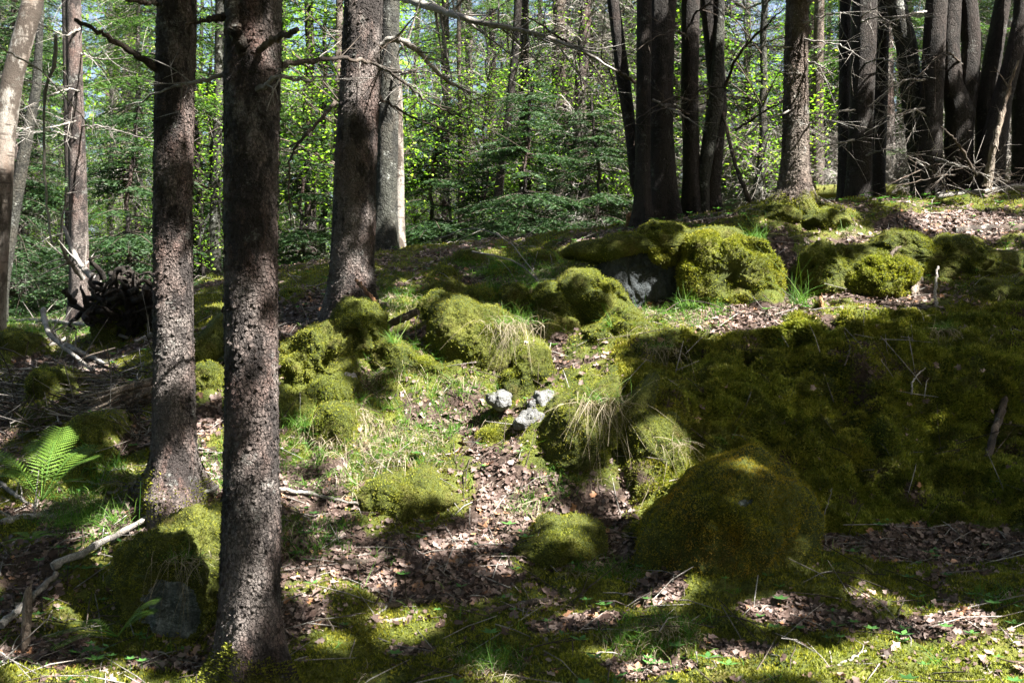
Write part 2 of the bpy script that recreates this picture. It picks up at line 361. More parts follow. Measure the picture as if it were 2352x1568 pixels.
boulder("mossy_boulder", [(800, 1148), (850, 1118), (930, 1100), (1030, 1110), (1065, 1135), (1000, 1165), (880, 1170)], 7.6, .42, "flat orange green moss cushion in the open middle of the floor", group=G1, knob=.03, tufts=9000, n=(150, 80), seed=28, sink=1.0)
boulder("mossy_boulder", [(1180, 1255), (1215, 1228), (1290, 1215), (1365, 1225), (1390, 1255), (1330, 1290), (1240, 1285)], 7.0, .40, "flat moss cushion among dead leaves left of the dome shaped boulder", group=G1, knob=.04, tufts=9000, n=(150, 80), seed=29, sink=1.0)
for (x, y, w_, h_, d_, lab) in ((905, 655, 34, 16, 10.9, "small mossy hump high on the slope just right of the big spruce"), (1160, 640, 40, 18, 10.9, "low mossy hump above the row, under the shorter arching twig"),
        (1075, 600, 44, 14, 11.8, "flat mossy hump near the crest above the brownish rock"), (680, 690, 38, 20, 10.7, "mossy hump on the bank just right of the nearest trunk"), (1235, 600, 42, 15, 11.5, "mossy hump on the crest left of the moss shelf"),
        (1130, 1000, 30, 14, 8.1, "small moss cushion in the gully below the quartz stones"), (1165, 1015, 22, 10, 8.05, "tiny moss cushion in the gully next to the mossy nose"), (1085, 845, 34, 15, 8.9, "small mossy stone under the rounded boulder's dark foot"),
        (2040, 490, 42, 14, 11.9, "moss cushion among sunlit leaves on the crest below the slender trunk"), (2230, 600, 50, 14, 10.5, "low moss cushion on the right hand ledge"), (1780, 500, 60, 18, 11.3, "moss cushion at the left foot of the sunlit spruce"), (1890, 505, 54, 16, 11.2, "moss cushion at the right foot of the sunlit spruce")):
    boulder("mossy_boulder", [(x - w_, y + h_ * .3), (x - w_ * .7, y - h_ * .6), (x - w_ * .1, y - h_), (x + w_ * .6, y - h_ * .7), (x + w_, y + h_ * .2), (x + w_ * .5, y + h_), (x - w_ * .6, y + h_ * .9)], d_, w_ / FPX * d_ * 1.2, lab, group=G1, knob=.03, lump=.03, tufts=2600, n=(80, 50), seed=100 + x % 37, sink=1.2)
boulder("moss_overhang", [(1850, 605), (1900, 575), (2000, 562), (2120, 570), (2250, 576), (2370, 580), (2370, 612), (2200, 620), (2080, 628), (1950, 628), (1860, 632)],
        10.3, .3, "long ragged moss shelf running right from the leaf filled gap", "moss shelf", knob=.06, lump=.06, tufts=12000, n=(240, 80), seed=64, sink=1.0, wob=.2)
# ledge slabs under a moss overhang
GS = "upright dark slabs of the ledge"
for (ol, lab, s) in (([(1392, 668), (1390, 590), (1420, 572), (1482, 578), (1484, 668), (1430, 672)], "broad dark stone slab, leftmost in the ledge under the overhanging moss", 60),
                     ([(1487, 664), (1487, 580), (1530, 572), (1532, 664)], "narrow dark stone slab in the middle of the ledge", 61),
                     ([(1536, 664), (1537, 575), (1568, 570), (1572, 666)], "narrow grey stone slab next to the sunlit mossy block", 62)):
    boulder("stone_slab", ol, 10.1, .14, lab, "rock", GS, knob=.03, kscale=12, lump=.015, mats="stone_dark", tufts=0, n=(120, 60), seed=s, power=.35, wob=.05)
boulder("moss_overhang", [(1285, 600), (1300, 565), (1380, 552), (1470, 545), (1570, 535), (1700, 530), (1720, 560), (1570, 572), (1480, 580), (1390, 590), (1330, 612)],
        10.15, .28, "shelf of moss and grass overhanging the dark slabs", "moss shelf", knob=.05, lump=.05, tufts=12000, n=(220, 80), seed=63, sink=1.0, wob=.15)
# bare stones
GQ = "white quartz stones in the gully"
for ol, d, lab, s in (([(1192, 850), (1215, 822), (1240, 830), (1250, 860), (1235, 885), (1205, 880)], 8.72, "white quartz stone, uppermost in the gully", 70),
                      ([(1118, 918), (1140, 906), (1170, 905), (1174, 920), (1130, 926)], 8.22, "low white quartz stone, leftmost in the gully", 71),
                      ([(1208, 930), (1230, 914), (1275, 910), (1272, 926), (1240, 938)], 8.2, "flat white quartz stone at the foot of the mossy nose", 72),
                      ([(1180, 975), (1200, 955), (1250, 950), (1245, 975), (1200, 985)], 8.02, "half buried white stone, lowest in the gully", 73)):
    boulder("quartz_stone", ol, d, .10, lab, "stone", GQ, knob=.03, kscale=14, mats="mossy_quartz", tufts=400, n=(80, 50), seed=s, moss=.34, wob=.15, pit=0, sink=1.0, power=.6)
boulder("grey_stone", [(780, 878), (788, 858), (808, 855), (818, 875), (805, 895), (785, 893)], 8.3, .09, "small smooth grey stone beside the knobbly mossy rock", "stone", knob=.015, mats="stone_pale", tufts=0, n=(60, 40), seed=74)
boulder("mossy_boulder", [(1125, 905), (1140, 880), (1180, 850), (1225, 790), (1262, 800), (1265, 850), (1225, 900), (1180, 945), (1140, 920)], 8.75, .17, "mossy rock patched with white quartz in the gully", group=G1, knob=.05, tufts=6000, n=(110, 70), seed=75)

# ------------------------------------------------------------------ terrain
CP = []
def cp(*rows):
    for px, py, d in rows: CP.append(at(px, py, d))
cp((0, 1568, 5.3), (600, 1605, 5.5), (430, 1590, 5.5), (1200, 1568, 5.3), (1800, 1568, 5.2), (2352, 1568, 5.2), (2800, 1568, 5.2), (-500, 1568, 5.3),
   (0, 1400, 6.1), (330, 1445, 6.1), (420, 1505, 5.9), (520, 1510, 5.85), (240, 1400, 6.2), (750, 1400, 6.2), (1200, 1400, 6.2), (1700, 1400, 6.1), (2352, 1370, 6.2), (2800, 1370, 6.2), (-500, 1400, 6.1),
   (700, 1200, 7.2), (950, 1200, 7.2), (1200, 1200, 7.2), (1430, 1190, 7.35), (1700, 1250, 7.2), (1950, 1215, 7.3), (2352, 1200, 7.3), (2800, 1200, 7.3),
   (0, 1230, 7.0), (160, 1200, 7.1), (300, 1170, 6.9), (420, 1150, 7.0), (-500, 1200, 7.0),
   # gully in the middle
   (1180, 1120, 7.6), (1130, 1010, 8.1), (1160, 920, 8.7), (1200, 830, 9.2), (1300, 770, 9.6), (900, 1050, 7.9), (800, 960, 8.3),
   (700, 900, 8.6), (560, 900, 8.6), (480, 870, 9.0), (480, 1040, 7.7), (650, 1060, 7.7), (1000, 900, 8.8), (900, 800, 9.3), (1050, 860, 9.0),
   # right bank: foot, face, lip
   (1560, 1190, 7.45), (1800, 1180, 7.6), (2100, 1180, 7.55), (1500, 1080, 7.75), (1480, 960, 8.05), (1700, 1000, 8.0), (1900, 1020, 8.0), (2300, 1020, 7.9),
   (1560, 850, 8.5), (1800, 850, 8.5), (2050, 850, 8.5), (2352, 850, 8.4), (2352, 1020, 7.9), (2800, 1020, 7.9), (2800, 850, 8.4),
   (1480, 800, 8.9), (1600, 770, 9.0), (1800, 755, 9.0), (2000, 728, 9.1), (2352, 712, 9.2), (2800, 700, 9.2),
   (1350, 1000, 8.15), (1330, 1130, 7.75), (1380, 860, 8.7),
   # shelf above the bank
   (1500, 735, 9.5), (1700, 728, 9.5), (1850, 715, 9.6), (1420, 690, 10.1), (1560, 690, 10.0), (1800, 690, 9.9), (2050, 700, 9.7),
   (1430, 590, 10.7), (1560, 560, 10.7), (1700, 560, 10.6), (1900, 620, 10.3), (1850, 560, 10.8), (2050, 620, 10.3), (2300, 630, 10.2), (2352, 600, 10.4),
   (2000, 540, 11.0), (2200, 520, 11.3), (2352, 500, 11.5), (2800, 480, 11.6), (2800, 600, 10.4),
   # mound crest
   (1840, 478, 11.5), (2000, 465, 12.3), (2150, 452, 12.8), (2352, 430, 12.8), (2800, 400, 12.8), (1640, 505, 12.2), (1480, 520, 12.2),
   (1300, 560, 12.0), (1200, 548, 13.2), (1050, 565, 13.4), (900, 582, 13.6), (750, 608, 13.0), (650, 628, 12.6),
   (950, 700, 10.0), (1100, 650, 10.8), (1250, 620, 11.2), (700, 720, 10.2), (820, 735, 9.9), (700, 660, 11.4), (950, 620, 11.9), (1200, 690, 10.1),
   # left side
   (560, 760, 9.9), (480, 700, 11.5), (480, 650, 13.5), (300, 790, 10.6), (180, 755, 13.0), (0, 760, 13.5), (-500, 760, 13),
   (300, 900, 9.3), (0, 900, 10.2), (-500, 900, 10), (250, 1000, 8.5), (0, 1050, 8.4), (330, 1080, 7.6), (-500, 1050, 8.4), (150, 1100, 7.8))
W_ = [(x, y, z) for x, y, z in ((-14, 0, .1), (-6, 0, 0), (0, 0, 0), (6, 0, 0), (14, 0, 0), (0, -8, 0), (12, -8, 0), (-12, -8, 0), (0, 3, -.02), (4, 3, 0), (-4, 3, 0),
      (-14, 8, .8), (14, 8, 1.2), (14, 13, 3.2), (-14, 14, 1.9),
      (-9, 18, 1.75), (-4, 17, 2.2), (0, 17, 2.5), (4, 17, 2.7), (8, 17, 2.9), (12, 18, 3.0), (-14, 28, 1.6), (0, 28, 1.9), (14, 28, 2.1),
      (-25, 45, 1.5), (0, 45, 1.8), (25, 45, 2.0), (-40, 70, 2), (0, 70, 2.2), (40, 70, 2.4), (-35, 10, .9), (35, 10, 1.5), (-30, -20, 0), (30, -20, 0))]
CPA = np.array(CP + [np.array(v, float) for v in W_])
def _kern(r): return np.sqrt(r * r + .06)
def _fit():
    n = len(CPA); D = np.linalg.norm(CPA[:, None, :2] - CPA[None, :, :2], axis=2)
    A = np.zeros((n + 3, n + 3)); A[:n, :n] = _kern(D) - np.eye(n) * .012 * -1 * -1
    A[:n, n:] = np.c_[np.ones(n), CPA[:, :2]]; A[n:, :n] = A[:n, n:].T
    return np.linalg.solve(A, np.r_[CPA[:, 2], 0, 0, 0])
_W = _fit()
def H(X, Y):
    X = np.asarray(X, float); Y = np.asarray(Y, float); sh = X.shape; X = X.ravel(); Y = Y.ravel(); out = np.empty(len(X)); n = len(CPA)
    for s in range(0, len(X), 50000):
        x = X[s:s + 50000]; y = Y[s:s + 50000]
        K = _kern(np.sqrt((x[:, None] - CPA[None, :, 0]) ** 2 + (y[:, None] - CPA[None, :, 1]) ** 2))
        out[s:s + 50000] = K @ _W[:n] + _W[n] + _W[n + 1] * x + _W[n + 2] * y
    return out.reshape(sh)
def poly_in(px, py, poly):
    r = np.zeros(np.shape(px), bool); n = len(poly)
    for k in range(n):
        x1, y1 = poly[k]; x2, y2 = poly[(k + 1) % n]
        c = ((y1 > py) != (y2 > py)) & (px < (x2 - x1) * (py - y1) / (y2 - y1 + 1e-9) + x1); r ^= c
    return r
def ell(px, py, lst):                     # union of soft ellipses
    r = np.zeros(np.shape(px))
    for cx, cy, a, b_ in lst:
        r = np.maximum(r, 1 - sstep(np.sqrt(((px - cx) / a) ** 2 + ((py - cy) / b_) ** 2), .7, 1.15))
    return r
LITTER = [(1150, 1230, 330, 60), (1000, 1330, 180, 60), (1400, 1180, 110, 40), (1350, 1290, 160, 40), (2100, 1260, 300, 55), (1080, 1060, 190, 50), (1150, 1150, 180, 45), (1040, 960, 110, 40), (1180, 900, 60, 50), (860, 1190, 110, 30),
          (1600, 715, 240, 45), (1480, 670, 90, 26), (1790, 600, 30, 70), (2200, 520, 190, 28), (2150, 575, 120, 22), (480, 970, 60, 90), (270, 1030, 110, 50),
          (960, 800, 60, 30), (1330, 830, 60, 40), (150, 860, 120, 30), (1530, 1385, 80, 28), (1700, 1500, 90, 22), (760, 1210, 70, 26), (850, 1290, 120, 40),
          (100, 1500, 160, 40), (1850, 1430, 160, 24), (2150, 1440, 150, 24), (1330, 1440, 120, 26), (950, 1500, 60, 20), (2200, 1340, 120, 20),
          (420, 1540, 130, 22), (1500, 1540, 120, 22), (200, 740, 160, 26), (120, 1200, 110, 22), (1100, 640, 60, 20)]
MOSSY = [(1270, 1220, 75, 24), (1290, 1270, 70, 20), (920, 1115, 110, 30), (2280, 1350, 110, 26), (1130, 960, 90, 26), (1950, 1300, 40, 14), (2100, 1335, 80, 14)]
BANKPX = [(1432, 830), (1480, 800), (1600, 768), (1800, 750), (2000, 722), (2352, 705), (3300, 690), (3300, 1260), (2352, 1205), (1950, 1215), (1432, 1192)]
def moss_mask(P):
    px, py = toPx(P)
    nz = fbm(P, 1.5, 4, 5)
    m = .70 + 1.15 * nz + .16 * sstep(py, 1330, 1430)
    m = m - 1.2 * ell(px + 60 * nz, py + 25 * nz, LITTER) + .9 * ell(px, py, MOSSY)
    return np.clip(m, 0, 1)

NU, NY = 860, 900
us = np.linspace(-.98, .98, NU)
ys = np.concatenate([np.linspace(2.2, 5, 60, endpoint=False), np.linspace(5, 15, 740, endpoint=False), np.geomspace(15, 70, 100)])
UU, YY = np.meshgrid(us, ys); XX = UU * YY; ZZ = H(XX, YY)
P0 = np.stack([XX, YY, ZZ], -1)
def grid_normals(P):
    du = np.gradient(P, axis=1); dv = np.gradient(P, axis=0); return nrm(np.cross(du, dv))
Nn = grid_normals(P0)
px_, py_ = toPx(P0)
jb = fbm(P0, 3.5, 3, 44); bank = poly_in(px_ + 90 * jb, py_ + 25 * jb, BANKPX) & (YY > 7.2) & (YY < 9.6)
mossv = moss_mask(P0)
skirt = np.zeros(XX.shape)
for a_, k_ in ROCKS:
    if a_[0] != "mossy_boulder" or k_.get("seed") in (5, 15, 17, 18, 19, 21, 75): continue
    O = np.array([at(x, y, a_[2]) for x, y in a_[1]]); cx_ = O[:, 0].mean(); w_ = (O[:, 0].max() - O[:, 0].min()) / 2; h_ = O[:, 2].max() - H(np.array([cx_]), np.array([a_[2]]))[0]
    big = a_[2] < 7.2
    q_ = np.sqrt(((XX - cx_) / (w_ * 1.75)) ** 2 + ((YY - a_[2]) / (a_[3] * 2.0 + .05)) ** 2) * (1 + .25 * fbm(P0, 3, 2, 21))
    skirt = np.maximum(skirt, (1 - sstep(q_, .35, 1)) * np.clip(h_, 0, .5) * (.2 if big else .55))
    mossv = np.maximum(mossv, (1 - sstep(q_, .45, .95)) * (.0 if big else .75))
P0[..., 2] += np.where(YY > 0, skirt, 0); ZZ = P0[..., 2]
Nn = grid_normals(P0)
mossv = np.where(bank, np.clip(.62 + .95 * fbm(P0, 2.3, 4, 9), 0, 1), mossv)
amp = 1 - .6 * sstep(YY, 12, 16)
disp = (.07 * fbm(P0, 1.7, 3, 1) + .10 * (lumps(P0, 2.6, 3) - .5) * (.35 + .65 * mossv)) * amp
disp += .045 * (lumps(P0, 8, 4) - .5) * (.3 + .7 * mossv) + .012 * fbm(P0, 16, 3, 6)
disp += np.where(bank, .15 * fbm(P0, 2.0, 4, 11, .6) + .06 * (lumps(P0 * np.array([1, 1, 1.5]), 5, 12) - .5) + .03 * (lumps(P0, 13, 14) - .5) - .16 * sstep(fbm(P0 * np.array([1, 1, 1.7]), 2.4, 3, 15), .22, .5), 0)
P1 = P0 + Nn * disp[..., None]
N1 = grid_normals(P1)
idx = np.arange(NU * NY).reshape(NY, NU)
quads = np.stack([idx[:-1, :-1], idx[:-1, 1:], idx[1:, 1:], idx[1:, :-1]], -1).reshape(-1, 4)
qb = bank[:-1, :-1].ravel()
def submesh(q, V, *at_):
    u, inv = np.unique(q, return_inverse=True); return V[u], inv.reshape(q.shape), [a[u] for a in at_]
PF = P1.reshape(-1, 3); NF = N1.reshape(-1, 3); MF = mossv.ravel(); BF = bank.ravel()
V, F, (ma,) = submesh(quads[~qb], PF, MF)
g = link("forest_floor", mesh("forest_floor", V, [F], [M['floor']], attrs={"moss": ma})); tag(g, "mossy and leaf strewn forest floor", kind="structure")
# wide coarse ground round and below the fine sheet
gx, gy = np.meshgrid(np.linspace(-70, 70, 140), np.linspace(-30, 100, 130)); gz = H(gx, gy)
inside = (gy > 2.6) & (gy < 68) & (np.abs(gx) < .95 * gy)
gz = gz - np.where(inside, .35, .0) - .04
gi = np.arange(gx.size).reshape(gx.shape)
gq = np.stack([gi[:-1, :-1], gi[:-1, 1:], gi[1:, 1:], gi[1:, :-1]], -1).reshape(-1, 4)
g = link("ground", mesh("ground", np.stack([gx, gy, gz], -1).reshape(-1, 3), [gq], [M['floor']], attrs={"moss": np.full(gx.size, .55)})); tag(g, "forest ground beyond the slope", kind="structure")

def hit(px, py):
    """where the line of sight through a picture point meets the ground"""
    d = np.linspace(3, 60, 2400); P = np.stack([(px - 1176) / FPX * d, d, CAMZ - (py - 784) / FPX * d], 1)
    below = np.nonzero(P[:, 2] <= H(P[:, 0], P[:, 1]))[0]
    return P[below[0]] if len(below) else P[600]
def on_ground(x, y, dz=0): return np.array([x, y, float(H(np.array([x]), np.array([y]))[0]) + dz])
def hd(px, py): return hit(px, py)[1]

# ------------------------------------------------------------------ moss sprigs, shared by ground and rocks
def sprigs(P, Nr, size=.016, blades=3, spread=.65):
    """tiny pointed leaflets standing on the points P"""
    n = len(P); k = blades
    P = np.repeat(P, k, 0); Nr = np.repeat(Nr, k, 0)
    R = rng.normal(size=P.shape); D = nrm(Nr + spread * R * .75 + np.array([0, 0, .15]))
    s = size * .72 * (.5 + 1.0 * rng.random((len(P), 1)))
    side = nrm(np.cross(D, rng.normal(size=P.shape))) * s * .30
    V = np.stack([P - side, P + side, P + D * s * 1.5 + side * .2], 1).reshape(-1, 3)
    F = np.arange(len(P) * 3).reshape(-1, 3)
    return V, F
inview = (px_ > -150) & (px_ < 2500) & (py_ < 1650) & (YY < 15.5)
facing = np.einsum('ijk,ijk->ij', N1, nrm(np.array([0, 0, CAMZ]) - P1)) > -.1
def pick(maskprob, n):
    w_ = (maskprob * inview * facing).ravel(); w_ = w_ / w_.sum(); i = rng.choice(len(w_), n, p=w_)
    j = (rng.random((n, 1)) - .5) * .02 * rng.normal(size=(n, 3)); return PF[i] + j, NF[i], i
clump = sstep(fbm(P0, 7, 2, 31), -.5, .3)
Pm, Nm, _ = pick(np.where(bank, 0, np.clip(mossv * 2 - .8, 0, 1)) * (.4 + .6 * clump), 150000)
V, F = sprigs(Pm, Nm, .015)
mo = link("moss", mesh("moss", V, [F], [M['moss_tuft']], smooth=False)); tag(mo, "cushions of yellow green moss over the ground", kind="stuff")
# bank
V, F, (ma,) = submesh(quads[qb], PF, MF)
Pb, Nb, _ = pick(np.where(bank, (.15 + .85 * clump) * (.12 + mossv), 0), 210000)
V2, F2 = sprigs(Pb, Nb, .017)
bk = link("mossy_rock_bank", mesh("mossy_rock_bank", np.vstack([V, V2]), [F, F2 + len(V)], [M['floor'], M['moss_dark']], [0, 1], attrs={"moss": np.r_[np.maximum(ma, .25), np.ones(len(V2))]}))
tag(bk, "long steep bank thickly covered in dark moss in shade", "rock bank")

# ------------------------------------------------------------------ boulders
def make_rock(name, outline, d, depth, label, cat="boulder", group=None, knob=.045, kscale=8, lump=.02, moss=1.0, mats="mossy_rock", n=(150, 90),
            seed=0, stone=None, tufts=11000, power=.75, group_=None, tsize=.009, sink=1.7, wob=.65, pit=.22, tuftmat='moss_tuft'):
    """closed rock whose side-on outline is given in picture points at distance d; rounded through its own depth"""
    O = np.array([at(x, y, d) for x, y in outline]); c = (O.min(0) + O.max(0)) / 2
    ang = np.arctan2(O[:, 2] - c[2], O[:, 0] - c[0]); r = np.hypot(O[:, 2] - c[2], O[:, 0] - c[0])
    o = np.argsort(ang); ang = ang[o]; r = r[o]
    th = np.linspace(-math.pi, math.pi, n[0], endpoint=False)
    rr = np.interp(th, np.r_[ang - T2, ang, ang + T2], np.r_[r, r, r])
    ker = np.exp(-np.linspace(-2, 2, 9) ** 2); ker /= ker.sum(); rr = np.convolve(np.r_[rr[-4:], rr, rr[:4]], ker, 'valid')
    ph = np.linspace(-math.pi / 2, math.pi / 2, n[1])
    TH, PH = np.meshgrid(th, ph)
    cr = np.abs(np.cos(PH)) ** power; sn = np.sign(np.sin(PH)) * np.abs(np.sin(PH)) ** power
    P = np.stack([c[0] + rr[None] * cr * np.cos(TH), d + depth * sn, c[2] + rr[None] * cr * np.sin(TH)], -1)
    low = P[..., 2] < c[2]; P[..., 2] = np.where(low, c[2] + (P[..., 2] - c[2]) * sink, P[..., 2])
    e = P - np.array([c[0], d, c[2]]); Nr = nrm(e / np.array([rr.mean() ** 2, depth ** 2, rr.mean() ** 2]))
    dd = .55 * min(rr.mean(), depth) * fbm(P, .75 / rr.mean(), 2, 90 + seed) * wob + .10 * min(rr.mean(), depth) * fbm(P, 2.2 / rr.mean(), 2, 95 + seed) + knob * fbm(P, kscale, 4, 40 + seed, .55) + lump * (lumps(P, 6, 50 + seed) - .5) + .022 * (lumps(P, 17, 60 + seed) - .5) + .010 * fbm(P, 45, 2, 7)
    dd -= pit * min(rr.mean(), depth) * sstep(fbm(P, 1.5 / rr.mean(), 3, 33 + seed), .15, .42) * (tufts > 0)
    P = P + Nr * dd[..., None]
    NN = nrm(np.cross(np.gradient(P, axis=1), np.gradient(P, axis=0))); s_ = np.sign((NN * Nr).sum(-1, keepdims=True)); NN = NN * s_
    m_ = np.full(P.shape[:2], 1.0) * moss
    if stone is not None:
        px, py = toPx(P); jn = fbm(P, 9, 3, 8) * stone[0][2] * .7; m_ = np.where((ell(px + jn, py - jn, stone) > .5) & (Nr[..., 1] < .3), 0, m_)
    m_ = np.clip(m_ + .25 * fbm(P, 6, 3, 3), 0, 1)
    if stone is not None: P = P + Nr * (np.where(m_ < .5, 1, 0) * (.05 * fbm(P * np.array([1, 1, .5]), 13, 4, 71, .65) - .015))[..., None]
    i = np.arange(n[0] * n[1]).reshape(n[1], n[0]); j = np.roll(i, -1, 1)
    q = np.stack([i[:-1], j[:-1], j[1:], i[1:]], -1).reshape(-1, 4)
    Vv = P.reshape(-1, 3); Nv = NN.reshape(-1, 3); mv = m_.ravel()
    wgt = ((Nv[:, 1] < .35) & (mv > .5)) * (np.abs(np.cos(PH)).ravel() ** .5)
    Vs = [Vv]; Fs = [q]; mi = [0]; mt = [M[mats]]
    if tufts and wgt.sum() > 0:
        k = rng.choice(len(Vv), tufts, p=wgt / wgt.sum()); jit = rng.normal(size=(tufts, 3)) * .006
        V2, F2 = sprigs(Vv[k] + jit, Nv[k], tsize); Vs.append(V2); Fs.append(F2 + len(Vv)); mi.append(1); mt.append(M[tuftmat])
    Vall = np.vstack(Vs); base = np.array([c[0], d, Vv[:, 2].min()])
    me = mesh(name, Vall - base, Fs, mt, mi, attrs={"moss": np.r_[mv, np.ones(len(Vall) - len(mv))]})
    ob = link(name, me, loc=base); tag(ob, label, cat, group); return ob
for a_, k_ in ROCKS: make_rock(*a_, **k_)
boulder = make_rock

# ------------------------------------------------------------------ trees
def tapered(mb, C, R, sides, flare=0, lobes=4, rough=.03, seed=0, hz0=None, fs=.22):
    """trunk surface with roots at the foot and uneven bark outline; returns heights above the foot"""
    C = np.asarray(C); R = np.asarray(R)
    a = np.arange(sides) / sides * T2; z0 = C[0, 2] if hz0 is None else hz0
    h = C[:, 2] - z0
    A, Hh = np.meshgrid(a, h)
    fl = np.exp(-np.maximum(Hh, 0) / fs) * flare * 1.5 * (.5 + .5 * np.cos(lobes * A + seed + .8 * np.sin(A + seed))) ** 2.2 + np.exp(-np.maximum(Hh, 0) / fs) * .12
    P3 = np.stack([np.cos(A) * 1.2, np.sin(A) * 1.2, Hh * 1.2], -1)
    rr = R[:, None] * (1 + fl + .09 * fbm(P3, 1.3, 3, seed) + rough * fbm(np.stack([np.cos(A) * R[:, None], np.sin(A) * R[:, None], Hh], -1), 28, 3, seed + 5))
    V = np.stack([C[:, 0][:, None] + rr * np.cos(A), C[:, 1][:, None] + rr * np.sin(A), C[:, 2][:, None] + 0 * rr], -1).reshape(-1, 3)
    n = len(C); i = (np.arange(n - 1)[:, None] * sides + np.arange(sides)[None]).ravel(); j = (np.arange(n - 1)[:, None] * sides + (np.arange(sides)[None] + 1) % sides).ravel()
    mb.add(V, np.stack([i, j, j + sides, i + sides], 1)); return Hh.ravel()
TREES = []
def tree(name, pts, d, label, mat_="bark_spruce", group=None, flare=.6, sides=48, top=11, step=.03, depths=None, cat="tree", base_d=None, lobes=4, fs=.22, child=None, rough=.035, dry=.6, plates=0, sprig=0, sh=.3):
    """pts: (x, y, width) down the trunk in picture points, first = foot"""
    Cx = np.array([at(x, y, d) for x, y, w_ in pts]); R = np.array([w_ / 2 / FPX * d for x, y, w_ in pts])
    foot = Cx[0].copy()
    dirn = (Cx[-1] - Cx[-2]) / (Cx[-1][2] - Cx[-2][2])
    zs = Cx[:, 2]
    Cx = np.vstack([Cx[0] - [0, 0, .35], Cx, Cx[-1] + dirn * (top - Cx[-1][2]) * np.array([.3, .3, 1])]); R = np.r_[R[0], R, R[-1] * .55]
    zz = np.arange(Cx[0, 2], 7.2, step); zz = np.r_[zz, np.arange(7.2, top, .4)]
    o = np.argsort(Cx[:, 2])
    C = np.stack([np.interp(zz, Cx[o, 2], Cx[o, 0]), np.interp(zz, Cx[o, 2], Cx[o, 1]), zz], 1); Rr = np.interp(zz, Cx[o, 2], R[o])
    mb = MB(); hg = tapered(mb, C, Rr, sides, flare, lobes, rough, seed=len(TREES) * 3 + 1, hz0=foot[2], fs=fs)
    if child is None:
        root = empty(name, foot, label, cat, group); nv = mb.n
        if plates:
            Vt = mb.V[0].reshape(len(C), sides, 3); a_ = np.arange(sides) / sides * T2
            wz = np.exp(-np.clip(C[:, 2] - foot[2], 0, 9) * .12) * (C[:, 2] < 5.2); rw = rng.choice(len(C), plates, p=wz / wz.sum()); cl = rng.integers(0, sides, plates)
            Nr = nrm(np.c_[np.cos(a_[cl]), np.sin(a_[cl]), 0 * cl] + rng.normal(size=(plates, 3)) * .12); Pq = Vt[rw, cl] + Nr * .001; up_ = nrm(np.array([0, 0, 1.]) + rng.normal(size=(plates, 3)) * .4); sd_ = np.cross(up_, Nr)
            sz = rng.uniform(.004, .016, (plates, 1)) * rng.uniform(.5, 1, (plates, 1)); lf = rng.uniform(.0, .0035, (plates, 1)); ring = [(-1, -.7), (-.2, -1), (.9, -.8), (1.1, .3), (.4, 1), (-.8, .8)]
            Vp = np.stack([Pq + sd_ * sz * x_ * rng.uniform(.7, 1.2, (plates, 1)) + up_ * sz * 1.2 * y_ * rng.uniform(.7, 1.2, (plates, 1)) + Nr * (lf * (y_ < 0) + .0015) for x_, y_ in ring] , 1).reshape(-1, 3)
            mb.add(Vp, np.arange(plates * 6).reshape(-1, 6)); hg = np.r_[hg, np.repeat(Pq[:, 2] - foot[2], 6)]
        if sprig:
            Vt = mb.V[0].reshape(len(C), sides, 3); hh = Vt[..., 2] - foot[2]; pr = np.clip(sh * (1 + 1.1 * fbm(Vt, 5, 3, 61)) - hh, 0, None) * (hh > -.15); pr = pr.ravel() ** .6; pr /= pr.sum()
            ii = rng.choice(len(pr), sprig, p=pr); a_ = (ii % sides) / sides * T2; Nr = np.c_[np.cos(a_), np.sin(a_), .35 + 0 * a_]
            V2, F2 = sprigs(Vt.reshape(-1, 3)[ii], Nr, .014); mb.add(V2, F2, 1); hg = np.r_[hg, np.zeros(len(V2))]
        link("trunk", mb.mesh("trunk", [M[mat_], M['moss_tuft']], origin=foot, attrs={"hgt": hg + dry}), root)
        TREES.append(root); root_foot[root.name] = foot; return root
    link("stem", mb.mesh("stem", [M[mat_]], origin=root_foot[child.name], attrs={"hgt": hg + 1}), child); return child
root_foot = {}
def world_branch(root, pts, r0, r1, mat_="twig_brown", name="branch", twigs=0, tl=.25, sides=7, n=26, knobby=.1, down=0):
    """branch through picture points (x, y, distance), a part of its tree"""
    C = curve([at(*p) for p in pts], n); n = len(C); R = np.linspace(r0, r1, n) * (1 + knobby * rng.normal(size=n)); R[0] *= 1.25
    C[1:-1] += rng.normal(size=(n - 2, 3)) * .005
    mb = MB(); tube(mb, C, R, sides)
    for _ in range(twigs):
        k = rng.integers(n // 5, n - 1); dr = nrm(rng.normal(size=3) + nrm(C[min(k + 1, n - 1)] - C[k - 1]) * .9 + np.array([0, 0, -down])); l = tl * (.4 + rng.random())
        Q = curve([C[k], C[k] + dr * l * .5 + rng.normal(size=3) * .04 * l, C[k] + dr * l + np.array([0, 0, -.15 * l * down])], 6)
        tube(mb, Q, np.linspace(R[k] * .45, .0015, len(Q)), 4, cap=False)
        for _ in range(2):
            q = Q[rng.integers(1, len(Q) - 1)]; tube(mb, np.array([q, q + nrm(dr + rng.normal(size=3) * .8) * l * .4]), [.003, .001], 3, cap=False)
    foot = root_foot[root.name]
    o = link(name, mb.mesh(name, [M[mat_]], origin=foot), root); return o

